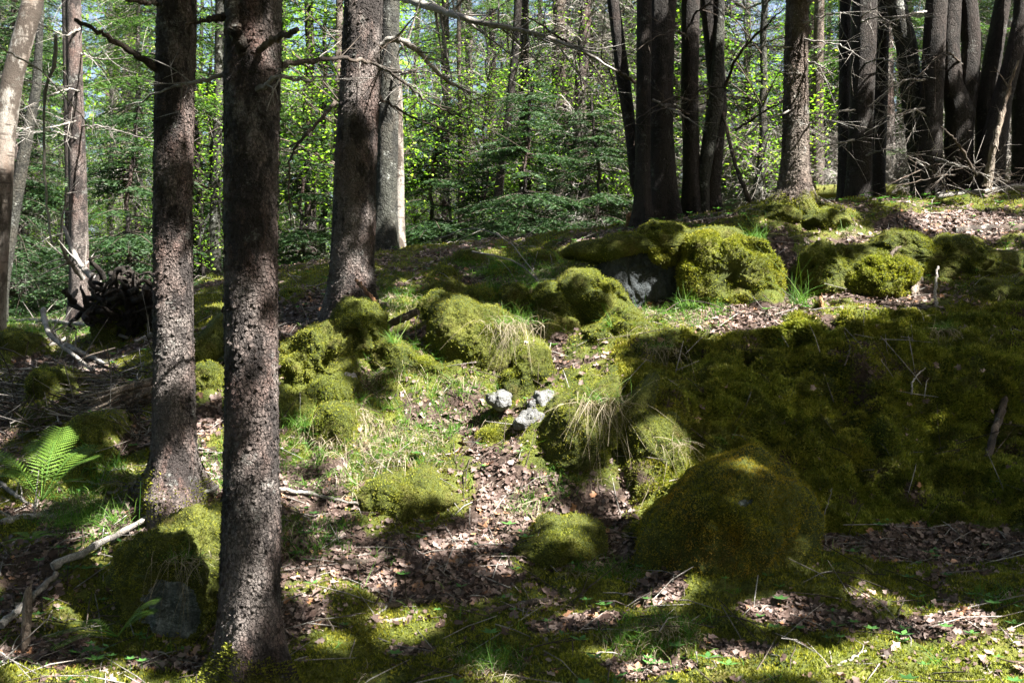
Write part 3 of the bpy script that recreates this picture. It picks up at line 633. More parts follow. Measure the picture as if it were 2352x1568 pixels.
def T(*a, **k): return tree(*a, **k)
t577 = T("spruce_tree", [(582, 1600, 185), (580, 1500, 150), (575, 1400, 136), (576, 1200, 131), (578, 900, 123), (577, 500, 122), (580, 200, 126), (583, 0, 126)], 5.55,
         "nearest spruce trunk, mottled grey and reddish with mossy roots at the frame's lower edge", flare=.55, sides=96, step=.014, lobes=4, fs=.16, dry=.3, plates=9000, sprig=9000, sh=.2)
t400 = T("spruce_tree", [(400, 1130, 120), (400, 1040, 98), (399, 800, 88), (397, 500, 86), (400, 250, 88), (407, 0, 90)], 7.0,
         "second nearest spruce, a dark scaly trunk left of the nearest one", flare=.7, sides=80, step=.018, lobes=3, fs=.15, plates=9000, sprig=1200, sh=.12)
t820 = T("spruce_tree", [(805, 745, 110), (808, 640, 98), (815, 400, 96), (830, 150, 92), (836, 0, 88)], 9.7,
         "thick spruce with reddish brown bark rising behind the knobbly mossy rock", flare=.3, sides=72, step=.02, plates=8000)
t890 = T("grey_barked_tree", [(888, 585, 54), (888, 400, 50), (893, 200, 46), (897, 0, 42)], 13.4, "smooth grey trunk directly right of the thick reddish spruce", "bark_grey", flare=.4, sides=40)
t917 = T("birch_tree", [(917, 580, 26), (916, 400, 24), (910, 200, 26), (902, 100, 22), (898, 60, 20)], 13.9, "thin pale birch stem touching the smooth grey trunk", "bark_birch", flare=.2, sides=32)
GR = "trunks on the crest of the mound"
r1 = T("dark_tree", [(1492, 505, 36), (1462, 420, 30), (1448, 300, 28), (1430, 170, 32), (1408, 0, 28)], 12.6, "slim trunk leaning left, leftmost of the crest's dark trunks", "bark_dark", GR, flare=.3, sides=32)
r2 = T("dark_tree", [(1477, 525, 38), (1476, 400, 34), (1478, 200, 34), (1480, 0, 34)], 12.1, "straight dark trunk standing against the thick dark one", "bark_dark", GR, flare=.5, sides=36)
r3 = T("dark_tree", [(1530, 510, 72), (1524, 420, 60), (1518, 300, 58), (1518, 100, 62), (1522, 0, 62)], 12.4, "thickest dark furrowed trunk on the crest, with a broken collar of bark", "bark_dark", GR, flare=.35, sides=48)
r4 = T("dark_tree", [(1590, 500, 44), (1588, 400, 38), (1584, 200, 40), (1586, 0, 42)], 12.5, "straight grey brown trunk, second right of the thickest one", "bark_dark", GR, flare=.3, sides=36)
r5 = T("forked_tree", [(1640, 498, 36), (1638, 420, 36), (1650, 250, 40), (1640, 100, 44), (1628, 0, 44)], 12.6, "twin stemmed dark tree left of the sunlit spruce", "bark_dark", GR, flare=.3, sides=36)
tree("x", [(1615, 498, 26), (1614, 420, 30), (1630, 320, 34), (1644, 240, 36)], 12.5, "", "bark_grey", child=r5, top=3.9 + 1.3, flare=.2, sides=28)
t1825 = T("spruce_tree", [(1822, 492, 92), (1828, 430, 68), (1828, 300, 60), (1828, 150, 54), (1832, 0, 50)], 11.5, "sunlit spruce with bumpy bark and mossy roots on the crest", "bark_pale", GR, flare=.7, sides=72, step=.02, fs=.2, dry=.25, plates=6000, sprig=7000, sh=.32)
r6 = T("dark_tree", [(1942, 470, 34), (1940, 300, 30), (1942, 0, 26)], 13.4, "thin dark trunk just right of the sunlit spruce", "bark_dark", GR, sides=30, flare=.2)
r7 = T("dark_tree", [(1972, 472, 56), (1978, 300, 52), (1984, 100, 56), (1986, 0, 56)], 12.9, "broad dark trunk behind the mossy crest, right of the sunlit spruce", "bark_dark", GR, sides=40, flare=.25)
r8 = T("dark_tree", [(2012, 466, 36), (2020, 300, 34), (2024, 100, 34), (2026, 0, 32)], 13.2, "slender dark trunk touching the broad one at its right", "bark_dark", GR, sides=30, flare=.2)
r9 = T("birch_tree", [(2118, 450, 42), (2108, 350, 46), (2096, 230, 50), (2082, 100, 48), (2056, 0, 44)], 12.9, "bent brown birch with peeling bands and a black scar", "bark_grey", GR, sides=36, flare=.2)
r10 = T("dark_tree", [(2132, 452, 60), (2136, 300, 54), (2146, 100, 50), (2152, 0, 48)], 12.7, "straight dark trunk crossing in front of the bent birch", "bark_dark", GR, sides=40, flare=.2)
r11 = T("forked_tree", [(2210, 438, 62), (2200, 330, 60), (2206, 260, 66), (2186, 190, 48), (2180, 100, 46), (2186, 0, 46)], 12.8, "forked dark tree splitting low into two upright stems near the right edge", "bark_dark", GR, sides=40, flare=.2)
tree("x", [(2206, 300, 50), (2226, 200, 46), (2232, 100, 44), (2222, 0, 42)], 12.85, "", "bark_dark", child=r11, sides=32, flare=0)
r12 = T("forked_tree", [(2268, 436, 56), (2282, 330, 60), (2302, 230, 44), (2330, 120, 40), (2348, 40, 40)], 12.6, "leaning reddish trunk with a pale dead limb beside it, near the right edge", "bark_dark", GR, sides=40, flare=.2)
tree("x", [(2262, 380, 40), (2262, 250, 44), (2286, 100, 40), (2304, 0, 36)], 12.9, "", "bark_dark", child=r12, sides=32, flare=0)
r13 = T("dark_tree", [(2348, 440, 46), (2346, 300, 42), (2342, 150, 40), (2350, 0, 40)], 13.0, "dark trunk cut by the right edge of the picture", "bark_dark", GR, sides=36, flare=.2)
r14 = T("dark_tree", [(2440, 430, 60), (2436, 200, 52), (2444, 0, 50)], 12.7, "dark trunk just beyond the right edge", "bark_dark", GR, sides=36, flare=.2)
# left
l1 = T("birch_tree", [(-30, 780, 70), (-6, 560, 50), (10, 300, 50), (28, 180, 48), (66, 40, 48), (86, -40, 44)], 11.5, "leaning white birch with peeling sunlit bark in the upper left corner", "bark_birch", sides=40, flare=.2)
l2 = T("birch_tree", [(-10, 690, 46), (24, 520, 34), (56, 350, 28), (84, 200, 22)], 14.5, "second birch leaning behind the white one at the left edge", "bark_grey", sides=32, flare=.2, top=6)
l3 = T("spruce_tree", [(184, 752, 50), (182, 600, 42), (178, 400, 40), (172, 200, 36), (168, 0, 34)], 13.2, "straight spruce with pale flaky foot beside the upturned roots", "bark_spruce", sides=40, flare=.25)
l4 = T("spruce_tree", [(160, 700, 18), (158, 400, 18), (150, 0, 16)], 15.5, "thin dark stem close behind the spruce by the upturned roots", "bark_dark", sides=20, flare=.2)
l5 = T("dark_tree", [(492, 645, 30), (494, 500, 24), (500, 300, 22), (505, 0, 20)], 16.5, "distant trunk seen between the two near spruces, on a mossy stump foot", "bark_grey", sides=24, flare=.6)
l6 = T("dark_tree", [(468, 640, 14), (462, 500, 12), (450, 300, 12), (440, 0, 10)], 17, "thin stem left of the distant trunk between the near spruces", "bark_dark", sides=16, flare=.3)
l7 = T("dark_tree", [(510, 1568, 20), (1000, 900, 10)], 9, "x", sides=8) if False else None
c1 = T("spruce_tree", [(1060, 540, 16), (1058, 300, 14), (1054, 150, 10)], 17, "slender pale young stem in the open middle of the thicket", "bark_pale", sides=18, flare=.2, top=5.5)
c2 = T("dark_tree", [(1135, 530, 24), (1150, 400, 20), (1170, 250, 18), (1185, 100, 18), (1190, 0, 18)], 16, "thin dark tree leaning right in the middle of the thicket", "bark_dark", sides=20, flare=.2)
c3 = T("dark_tree", [(1205, 530, 34), (1206, 400, 28), (1204, 200, 24), (1204, 0, 22)], 17, "shadowed trunk beside the leaning thin tree in the thicket", "bark_dark", sides=24, flare=.2)
c4 = T("spruce_tree", [(1290, 530, 40), (1288, 350, 36), (1284, 150, 32), (1284, 0, 30)], 17.5, "pale scaly trunk half hidden by dead twigs in the thicket", "bark_pale", sides=28, flare=.2)
c5 = T("spruce_tree", [(772, 620, 20), (774, 400, 18), (780, 0, 16)], 17, "slim sunlit stem just left of the thick reddish spruce", "bark_pale", sides=18, flare=.2)
c6 = T("spruce_tree", [(1880, 470, 30), (1878, 300, 26), (1882, 0, 22)], 16.5, "pale trunk close behind the sunlit spruce", "bark_pale", sides=24, flare=.2)

# named branches of the near trees
world_branch(t577, [(530, 0, 5.45), (540, 60, 5.35), (560, 130, 5.45)], .03, .035, "twig_brown", knobby=.06)
world_branch(t577, [(520, 40, 5.5), (480, 45, 5.4), (425, 55, 5.35)], .022, .006, "twig_brown", twigs=3)
world_branch(t577, [(590, 118, 5.45), (630, 92, 5.3), (683, 68, 5.15)], .017, .013, "dead_wood", knobby=.05)
world_branch(t577, [(590, 210, 5.45), (640, 175, 5.3), (690, 185, 5.4), (770, 170, 5.7)], .014, .004, "twig_grey", twigs=5)
world_branch(t577, [(515, 172, 5.55), (440, 190, 5.6), (380, 205, 5.7), (250, 265, 5.9)], .012, .003, "twig_grey", twigs=5)
world_branch(t577, [(640, 148, 5.6), (740, 138, 5.9), (840, 140, 6.2), (900, 170, 6.4), (980, 230, 6.8), (1060, 270, 7.1)], .014, .004, "twig_brown", twigs=16, tl=.35, n=40)
world_branch(t400, [(365, 160, 6.95), (290, 110, 6.8), (230, 75, 6.7), (170, 45, 6.6)], .024, .010, "twig_brown", twigs=2)
world_branch(t400, [(365, 10, 6.95), (330, 5, 6.8), (290, 0, 6.7)], .016, .012, "twig_brown")
world_branch(t820, [(770, 235, 9.6), (720, 290, 9.3), (672, 350, 9.2), (664, 430, 9.2), (668, 520, 9.2)], .018, .005, "twig_brown", twigs=7, n=36)
world_branch(t820, [(868, 110, 9.7), (910, 90, 9.6), (960, 120, 9.7), (1020, 180, 10), (1080, 215, 10.4)], .035, .012, "twig_grey", twigs=14, tl=.6, n=34)
world_branch(t820, [(862, 220, 9.7), (960, 275, 10), (1080, 320, 10.5)], .013, .004, "twig_brown", twigs=14, tl=.5)
world_branch(t820, [(818, 645, 9.35), (840, 668, 9.1), (862, 695, 9.0)], .012, .02, "wood_orange", name="snag")
world_branch(t890, [(905, -10, 13), (1000, 20, 12), (1090, 50, 11.6), (1200, 70, 11.4), (1320, 110, 11.3), (1420, 165, 11.4)], .045, .012, "twig_grey", twigs=34, tl=.8, n=50)
world_branch(r1, [(1460, 190, 12.4), (1380, 140, 12), (1290, 90, 11.8), (1200, 30, 11.8)], .02, .008, "twig_brown", twigs=22, tl=.8, down=.6, n=36)
world_branch(r3, [(1500, 230, 12.2), (1560, 260, 11.8), (1620, 300, 11.6)], .014, .004, "twig_grey", twigs=6)
world_branch(r5, [(1665, 200, 12.5), (1700, 120, 12.2), (1760, 60, 12), (1800, 20, 12)], .02, .006, "twig_brown", twigs=10, tl=.5)
world_branch(r5, [(1660, 260, 12.5), (1690, 380, 12.2), (1712, 440, 12.1), (1732, 490, 12.2)], .02, .03, "twig_brown", name="branch")
world_branch(r5, [(1690, 300, 12.3), (1750, 260, 12), (1800, 230, 11.8)], .014, .005, "twig_brown", twigs=9, tl=.4)
for k, (x0, y0, x1, y1) in enumerate(((1850, 60, 1960, 30), (1850, 180, 1780, 150), (1852, 90, 1990, 140), (1850, 140, 1925, 190), (1808, 110, 1700, 130), (1850, 10, 1950, -20), (1810, 250, 1700, 330), (1850, 300, 1900, 270))):
    world_branch(t1825, [(x0 if k % 2 else 1830, y0, 11.45), ((x0 + x1) / 2, (y0 + y1) / 2 - 12, 11.2), (x1, y1, 11.0)], .012, .003, "twig_grey", twigs=7, tl=.35)
world_branch(r12, [(2265, 430, 12.2), (2285, 330, 12.1), (2310, 230, 12.1), (2338, 140, 12.1)], .05, .012, "dead_wood", name="dead_limb", twigs=4)
world_branch(r12, [(2240, 400, 12.2), (2200, 330, 12), (2160, 290, 12)], .02, .006, "twig_brown")
world_branch(l3, [(190, 640, 13), (140, 560, 12.6), (155, 430, 12.4)], .03, .008, "twig_grey", twigs=10, tl=.5)
for k in range(44):
    rt = [l3, c4, r7, c3, t890, r4, r10, r11][k % 8]; f = root_foot[rt.name]; px, _p = toPx(f); h_ = rng.uniform(0, 430); dr = rng.choice([-1, 1]); d0 = f[1]
    world_branch(rt, [(px, h_, d0), (px + dr * rng.uniform(40, 80), h_ + rng.uniform(-30, 20), d0 - .5), (px + dr * rng.uniform(90, 190), h_ + rng.uniform(-50, 70), d0 - 1)], .013, .003, ["twig_grey", "twig_brown"][k % 2], twigs=12, tl=.45)

# ------------------------------------------------------------------ background woods
def needle_spray(mb_lists, P, D, L_, droop, n_side, rn, flat):
    """green bough: side twigs with fans of needle leaflets (vectorised later)"""
    mb_lists.append((P, D, L_, droop, n_side))
def leaflets(P, D, l, wd, up=None):
    """diamond leaflets at P pointing along D"""
    n = len(P); l = np.reshape(l, (-1, 1)); sd = nrm(np.cross(D, rng.normal(size=(n, 3)) if up is None else up)) * wd
    V = np.stack([P, P + D * l * .45 + sd, P + D * l, P + D * l * .45 - sd], 1).reshape(-1, 3)
    return V, np.arange(4 * n).reshape(-1, 4)
def spruce_proto(name, ht, rad, z_dead, z_green, reach, ndead, ngreen, seed, dens=1.0, tw="twig_grey"):
    """trunk, dead twigs and crown meshes about the origin"""
    r_ = np.random.default_rng(seed)
    mb = MB(); zz = np.linspace(-.3, ht, 40); wob = np.cumsum(r_.normal(size=(40, 2)) * .012, 0)
    C = np.c_[wob, zz]; tube(mb, C, np.linspace(rad, .02, 40), 12)
    tr = mb.mesh("trunk", [M['bark_spruce']], attrs={"hgt": np.full(mb.n, 5.)})
    def cx(z): return np.array([np.interp(z, zz, wob[:, 0]), np.interp(z, zz, wob[:, 1]), z])
    mb = MB()
    for _ in range(ndead):
        z = r_.uniform(.4, z_dead); a = r_.random() * T2; L_ = reach * r_.uniform(.4, .9); dr = np.array([math.cos(a), math.sin(a), r_.uniform(-.15, .25)])
        Q = curve([cx(z), cx(z) + dr * L_ * .5 + [0, 0, .05], cx(z) + dr * L_ - [0, 0, .2 * L_]], 7); tube(mb, Q, np.linspace(.010, .002, len(Q)), 3, cap=False)
        for _ in range(9):
            t_ = r_.uniform(.15, 1); q = Q[int(t_ * (len(Q) - 1))]; d2 = nrm(dr + r_.normal(size=3) * .8 - [0, 0, .35]); l2 = L_ * .38 * r_.random() + .08
            e_ = q + d2 * l2; tube(mb, np.array([q, q + d2 * l2 * .5 + r_.normal(size=3) * .03, e_ - [0, 0, .05]]), [.0045, .003, .0012], 3, cap=False)
            for _ in range(2):
                s_ = q + d2 * l2 * r_.random(); tube(mb, np.array([s_, s_ + nrm(d2 + r_.normal(size=3)) * l2 * .5]), [.0025, .001], 3, cap=False)
    dd = mb.mesh("dead_branches", [M[tw]]) if mb.n else None
    # crown
    mbc = MB(); LP = []; LD = []
    for _ in range(ngreen):
        z = z_green + (ht - z_green) * r_.random() ** 1.15; f = 1 - (z - z_green) / (ht - z_green); L_ = reach * (.25 + .95 * f ** .7) * r_.uniform(.7, 1.1)
        a = r_.random() * T2; dr = np.array([math.cos(a), math.sin(a), .05 - .25 * f])
        Q = curve([cx(z), cx(z) + dr * L_ * .5 + [0, 0, -.02], cx(z) + dr * L_ + [0, 0, -.12 * L_]], 8); tube(mbc, Q, np.linspace(.012, .003, len(Q)), 3, 1, cap=False)
        side = np.cross(dr, [0, 0, 1.]); side /= np.linalg.norm(side)
        nt = int(16 * L_ * dens) + 4
        for q in range(nt):
            t_ = .15 + .85 * q / nt; i0 = t_ * (len(Q) - 1); k = int(i0); k2 = min(k + 1, len(Q) - 1); p = Q[k] + (Q[k2] - Q[k]) * (i0 - k)
            sg = 1 if q % 2 else -1; tl_ = (.12 + .5 * L_ * (1 - t_) * .55) * r_.uniform(.6, 1.2); d2 = nrm(side * sg + dr * .8 + [0, 0, r_.uniform(-.5, -.05)])
            m_ = max(3, int(tl_ / .022)); s = np.linspace(0, 1, m_)[:, None]; pts = p + d2 * tl_ * s - np.array([0, 0, 1]) * .1 * tl_ * s ** 2
            LP.append(np.repeat(pts, 2, 0)); fwd = d2[None] * .9; n2 = np.cross(d2, [0, 0, 1.])
            alt = np.tile([[1.], [-1.]], (m_, 1)); LD.append(nrm(np.repeat(np.broadcast_to(fwd, pts.shape), 2, 0) + alt * n2 + r_.normal(size=(2 * m_, 3)) * .25))
    P = np.vstack(LP); D = np.vstack(LD); V, F = leaflets(P, D, .030 + .03 * r_.random(len(P)), .006)
    mbc.add(V, F, 0); cr = mbc.mesh("crown", [M['needles'], M['twig_brown']], smooth=False)
    return tr, dd, cr
def broadleaf_proto(name, ht, rad, reach, nbr, nleaf, seed, leafsize=.038, z0=.7):
    r_ = np.random.default_rng(seed)
    mb = MB(); zz = np.linspace(-.3, ht, 26); wob = np.cumsum(r_.normal(size=(26, 2)) * .03, 0); C = np.c_[wob, zz]; tube(mb, C, np.linspace(rad, .01, 26), 8)
    tr = mb.mesh("trunk", [M['bark_grey']], attrs={"hgt": np.full(mb.n, 5.)})
    mbc = MB(); ends = []
    for _ in range(nbr):
        k = r_.integers(3, 25); z = zz[k]
        if z < z0: continue
        a = r_.random() * T2; L_ = reach * r_.uniform(.5, 1.1); dr = nrm(np.array([math.cos(a), math.sin(a), r_.uniform(.1, .8)]))
        Q = curve([C[k], C[k] + dr * L_ * .5, C[k] + dr * L_ + [0, 0, -.1 * L_]], 8); tube(mbc, Q, np.linspace(.012, .003, len(Q)), 3, 1, cap=False)
        for _ in range(7):
            q = Q[r_.integers(2, len(Q))]; d2 = nrm(dr + r_.normal(size=3) * .7); l2 = .35 * L_ * r_.random() + .15; tube(mbc, np.array([q, q + d2 * l2]), [.004, .0015], 3, 1, cap=False)
            ends += [q + d2 * l2 * s for s in (.4, .7, 1.)]
    E = np.array(ends); k = r_.integers(0, len(E), nleaf); P = E[k] + r_.normal(size=(nleaf, 3)) * np.array([.11, .11, .06])
    D = nrm(r_.normal(size=(nleaf, 3)) * np.array([1, 1, .45])); up = nrm(np.array([0, 0, 1.]) + r_.normal(size=(nleaf, 3)) * .35)
    V, F = leaflets(P, D, leafsize * (.7 + .9 * r_.random(nleaf)), leafsize * .33, up); mbc.add(V, F, 0)
    return tr, None, mbc.mesh("crown", [M['leaf_green'], M['twig_brown']], smooth=False)
SP = [spruce_proto("a", 9, .10, 3.2, 1.8, 1.7, 60, 120, 1), spruce_proto("b", 10, .12, 4.2, 3.0, 1.9, 85, 110, 2), spruce_proto("c", 8, .07, 2.0, .9, 1.4, 30, 130, 3),
      spruce_proto("d", 9.5, .10, 6.0, 5.0, 1.7, 130, 60, 4)]
BL = [broadleaf_proto("a", 7, .06, 1.5, 60, 6500, 11), broadleaf_proto("b", 8.5, .08, 1.8, 70, 8000, 12, .042, 1.5), broadleaf_proto("c", 3.2, .03, 1.0, 40, 3800, 13, .036, .3)]
YS = spruce_proto("e", 2.3, .03, .4, .15, .95, 8, 95, 5, 1.3); YS[2].materials[0] = M['needles_dark']; SP[2][2].materials[0] = M['needles_dark']
TH = (SP[3][0],) + spruce_proto("f", 7, .03, 4.5, 3.5, 1.7, 330, 6, 9, 1.0)[1:]
SH = spruce_proto("g", 1.9, .025, 1.8, 1.7, 1.1, 150, 1, 10, .5)
def place(proto, name, p, rz, sc, label, cat, group):
    r = empty(name, p, label, cat, group); r.rotation_euler = (0, 0, rz); r.scale = (sc, sc, sc)
    for nm, me in zip(("trunk", "dead_branches", "crown"), proto):
        if me is not None: link(nm, me, r)
    return r
def region(px):
    for lim, txt in ((120, "behind the leaning white birch"), (360, "near the upturned roots"), (640, "behind the two near spruces"), (860, "left of the thick reddish spruce"),
                     (1120, "right of the smooth grey trunk"), (1420, "in the middle of the thicket"), (1720, "behind the crest's dark trunks"), (1960, "behind the sunlit spruce")):
        if px < lim: return txt
    return "behind the right hand trunks"
bgr = np.random.default_rng(55)
# row, distance range, spacing
spots = []
for d0, d1, n_, lo, hi in ((15.5, 18, 11, -300, 2700), (18, 22, 24, -400, 2800), (22, 28, 34, -500, 2900), (28, 36, 38, -600, 3000)):
    for k in range(n_):
        px = lo + (hi - lo) * (k + bgr.random()) / n_; d = bgr.uniform(d0, d1); spots.append((px, d))
for px, d in spots:
    x = (px - 1176) / FPX * d; p = on_ground(x, d, -.02); u = bgr.random()
    leafy = .34 if px < 760 else (.30 if px < 1500 else .5)
    if px > 760 and d < 28 and u < .22: kind = [TH, SP[3]][int(u * 100) % 2] if d > 18 else BL[2]
    elif 1000 < px < 1560 and d < 20: kind = [SP[3], TH, SP[1]][int(u * 30) % 3]
    elif 1650 < px < 2352 and d < 22 and u < .28: kind = TH
    elif u < leafy: kind = BL[int(bgr.integers(0, 3))]
    else: kind = SP[int(bgr.integers(0, 4))]
    lf = any(kind is b_ for b_ in BL); sc = bgr.uniform(.85, 1.25)
    dist = "nearer" if d < 18 else ("farther" if d < 24 else "distant")
    if lf: place(kind, "leafy_tree", p, bgr.random() * T2, sc, f"{dist} small bright leaved tree {region(px)}", "tree", "leafy trees in the thicket")
    elif kind is TH: place(kind, "bare_spruce", p, bgr.random() * T2, sc, f"{dist} dead tangled grey spruce {region(px)}", "tree", "dead spruces in the thicket")
    elif kind is SP[3]: place(kind, "bare_spruce", p, bgr.random() * T2, sc, f"{dist} half dead twiggy spruce {region(px)}", "tree", "spruces with dead twigs in the thicket")
    else: place(kind, "spruce_tree", p, bgr.random() * T2, sc, f"{dist} green drooping spruce {region(px)}", "tree", "green spruces in the thicket")
GY = "young firs along the crest"
for px, d, sc, lab in ((1200, 15, 1.0, "young dark green fir at the foot of the shadowed thicket trunk"), (1370, 14.8, .85, "young dark green fir left of the crest's dark trunks"), (1120, 16.5, .8, "young fir near the slender pale stem"),
                       (300, 15, 1.2, "young fir behind the upturned roots"), (700, 16, 1.0, "young fir seen right of the nearest trunk"), (1000, 17, 1.2, "young fir right of the smooth grey trunk"),
                       (1290, 16.5, 1.1, "young fir before the pale scaly trunk"), (60, 16, 1.3, "young fir at the left edge behind the birches"), (440, 17.5, 1.1, "young fir in the gap between the near spruces")):
    place(YS, "young_fir", on_ground((px - 1176) / FPX * d, d, -.03), bgr.random() * T2, sc, lab, "young tree", GY)
for k in range(22):
    px = 980 + 1450 * (k + bgr.random()) / 22; d = bgr.uniform(14.3, 17.5)
    if px < 1600 or k % 3 == 0: continue
    place(SH, "bare_shrub", on_ground((px - 1176) / FPX * d, d, -.05), bgr.random() * T2, bgr.uniform(.7, 1.2), f"low tangle of bare twigs {region(px)}", "shrub", "bare shrubs behind the crest")
for k in range(26):
    px = -100 + 2500 * (k + bgr.random()) / 26; d = bgr.uniform(15, 25)
    place(BL[2] if k % 3 else BL[0], "leafy_sapling", on_ground((px - 1176) / FPX * d, d, -.03), bgr.random() * T2, bgr.uniform(.8, 1.4), f"small leafy sapling {region(px)}", "sapling", "saplings in the understorey")
# far wood as one mass
n = 130000; th = bgr.uniform(-1.15, 1.15, n); rad = bgr.uniform(38, 60, n); z = bgr.uniform(1.5, 16, n)
P = np.c_[np.sin(th) * rad, np.cos(th) * rad, z]; keep = fbm(P * np.array([1, 1, .6]), .35, 3, 77) > -.12 + .022 * (z - 5) + .35 * sstep(th, .12, .25); P = P[keep]
D = nrm(rng.normal(size=P.shape)); V, F = leaflets(P, D, .22 + .2 * rng.random(len(P)), .09)
mb = MB(); mb.add(V, F)
for k in range(150):
    th_ = bgr.uniform(-1.1, 1.1); r_ = bgr.uniform(36, 55); x, y = math.sin(th_) * r_, math.cos(th_) * r_; tube(mb, np.array([[x, y, 1], [x + bgr.normal() * .4, y, 16]]), [.16, .08], 6, 1)
o = link("far_wood", mb.mesh("far_wood", [M['leaf_green'], M['bark_dark']], smooth=False, attrs={"hgt": np.full(mb.n, 5.)})); tag(o, "distant wood closing the view behind the thicket", kind="stuff")
# side woods so that the light comes only from above and ahead
for k in range(26):
    a = bgr.uniform(0, math.pi) if k % 2 else bgr.uniform(0, math.pi)
    if math.cos(a) > -.1: continue
    r_ = bgr.uniform(9, 16); x = math.cos(a) * r_ * (1 if k % 2 else 1.1); y = 2 - math.sin(a) * r_ * .9
    place(SP[k % 2], "spruce_tree", on_ground(x, y, -.02), bgr.random() * T2, 1.2, "tall spruce standing behind the viewer", "tree", "spruces behind the viewer")

# ------------------------------------------------------------------ unseen canopy shaped for light: leaves added for shade, gaps cut toward lit spots
LIT = []   # (point, radius)
def lit(px, py, r, d=None):
    LIT.append((at(px, py, d) if d else hit(px, py), r))
for a in ((1100, 1030, .42), (1160, 1080, .25), (1230, 1040, .22), (1010, 1050, .2), (860, 1025, .24), (920, 1110, .28), (1000, 1120, .22), (1150, 950, .3), (1080, 900, .2), (960, 960, .2), (1130, 1160, .12), (940, 1010, .2), (760, 1060, .14), (1240, 960, .2), (1060, 1110, .2),
          (1200, 860, .22), (1050, 985, .25), (1560, 735, .38), (1650, 735, .38), (1750, 730, .38), (1850, 728, .26), (1480, 745, .25), (1400, 720, .14), (1950, 728, .15),
          (2200, 515, .35), (2320, 520, .25), (2060, 560, .18), (900, 745, .14), (930, 705, .14), (480, 1000, .18), (490, 1060, .16), (480, 1100, .12), (250, 1115, .16), (390, 1180, .14),
          (690, 1030, .12), (1270, 1215, .10), (1200, 1180, .12), (1180, 1200, .1), (1500, 1160, .1), (2000, 1385, .07), (2300, 1540, .28), (2100, 1530, .22), (1900, 1530, .16), (1700, 1530, .12),
          (1550, 1550, .12), (1120, 1235, .08), (200, 780, .25), (60, 790, .2), (130, 745, .25), (210, 855, .12), (2050, 700, .15), (1990, 715, .12), (1140, 1310, .05), (1500, 1400, .06),
          (700, 610, .25), (960, 560, .2), (1100, 590, .15), (2060, 470, .2), (1920, 480, .15), (480, 720, .2), (1330, 1060, .0), (790, 1180, .06), (60, 1160, .08), (1310, 850, .16), (2000, 540, .22), (2120, 500, .22), (1900, 560, .12), (2280, 590, .12), (1450, 1200, .07), (1000, 1260, .06), (880, 1330, .06), (1350, 1430, .07), (1750, 1420, .07), (2200, 1440, .1), (560, 620, .2), (1350, 560, .16), (1250, 530, .16), (2230, 460, .16)):
    lit(*a)
for a in ((430, 1215, .10, 6.2), (350, 1290, .08, 6.05), (400, 1400, .09, 5.95), (480, 1250, .06, 6.0), (90, 1560, .12, 5.4), (250, 1200, .12, 6.8), (300, 1540, .10, 5.4), (720, 1330, .12, 6.5), (950, 1420, .10, 6.0), (1720, 1060, .06, 6.5), (1670, 600, .36, 9.75), (1620, 670, .3, 9.7), (1720, 640, .28, 9.75), (1335, 632, .14, 9.7), (1350, 660, .12, 9.6), (1400, 755, .22, 9.2), (2010, 640, .24, 9.8), (2050, 605, .2, 9.95), (1990, 690, .16, 9.8),
          (1330, 900, .18, 7.9), (1290, 940, .14, 7.8), (1390, 850, .12, 8.2), (1480, 1110, .12, 7.5), (1470, 1040, .08, 7.5), (1850, 300, .13, 11.4), (1848, 380, .13, 11.4), (1848, 220, .12, 11.4), (1850, 430, .16, 11.4), (1845, 470, .2, 11.3),
          (1850, 140, .10, 11.4), (1120, 725, .14, 8.9), (1060, 715, .12, 8.9), (660, 830, .13, 8.3), (740, 780, .12, 8.3), (700, 900, .12, 8.3), (770, 945, .12, 7.9), (900, 800, .13, 8.7), (950, 815, .12, 8.7),
          (478, 860, .14, 8.6), (70, 60, .45, 11.4), (40, 250, .3, 11.4), (60, 140, .3, 11.4), (850, 50, .12, 9.5), (850, 180, .1, 9.5), (845, 600, .09, 9.5), (902, 330, .10, 13.2),
          (190, 700, .15, 13.1), (2300, 300, .12, 12.1), (1660, 1090, .0, 6.6), (110, 1070, .09, 7.2), (1740, 590, .25, 9.8), (1240, 845, .14, 8.9), (840, 700, .1, 8.9)):
    lit(*a)
LP = np.array([a for a, r in LIT]); LR = np.array([r for a, r in LIT])
NC = 460000
ct = np.c_[rng.uniform(-8.5, 9.5, NC), rng.uniform(1.0, 13.4, NC)]
NO = 150000; ct = np.vstack([ct, np.c_[rng.uniform(-16, 18, NO), rng.uniform(-10, 12.3, NO)]]); NC += NO  # wider outer leaves, added to shade the ground around and behind the camera
outer = np.arange(NC) >= NC - NO; so_ = np.where(outer, 2.0, .95)
cz = H(ct[:, 0], ct[:, 1]); G0 = np.c_[ct, cz]
zc = rng.uniform(7.0, 11.5, NC); tt = (zc - cz) / SUN[2]; Pc = G0 + SUN * tt[:, None]
keepc = np.ones(NC, bool)
Gq = G0 * np.array([1, 1, 0.]); gapn = fbm(Gq, 2.6, 3, 88); dap = fbm(Gq, 5.6, 3, 99)
for p, r in zip(LP, LR):
    if r <= 0: continue
    v = Pc - p; al = v @ SUN; dist = np.linalg.norm(v - al[:, None] * SUN, axis=1)
    keepc &= ~((dist < r * 1.2 * (1.0 + .6 * gapn) + .07 * so_) & (al > 0))
vis = 784 - (Pc[:, 2] - CAMZ) / np.maximum(Pc[:, 1], .1) * FPX
keepc &= (vis < -60) | (Pc[:, 1] < .5)
gpx, gpy = toPx(G0); jg = fbm(Gq, 2.2, 3, 45); gpx = gpx + 130 * jg; gpy = gpy + 70 * jg
near_ = (G0[:, 1] > 4.5) & (gpx > -400) & (gpx < 2700)
thr = np.where(near_, .26, .45)
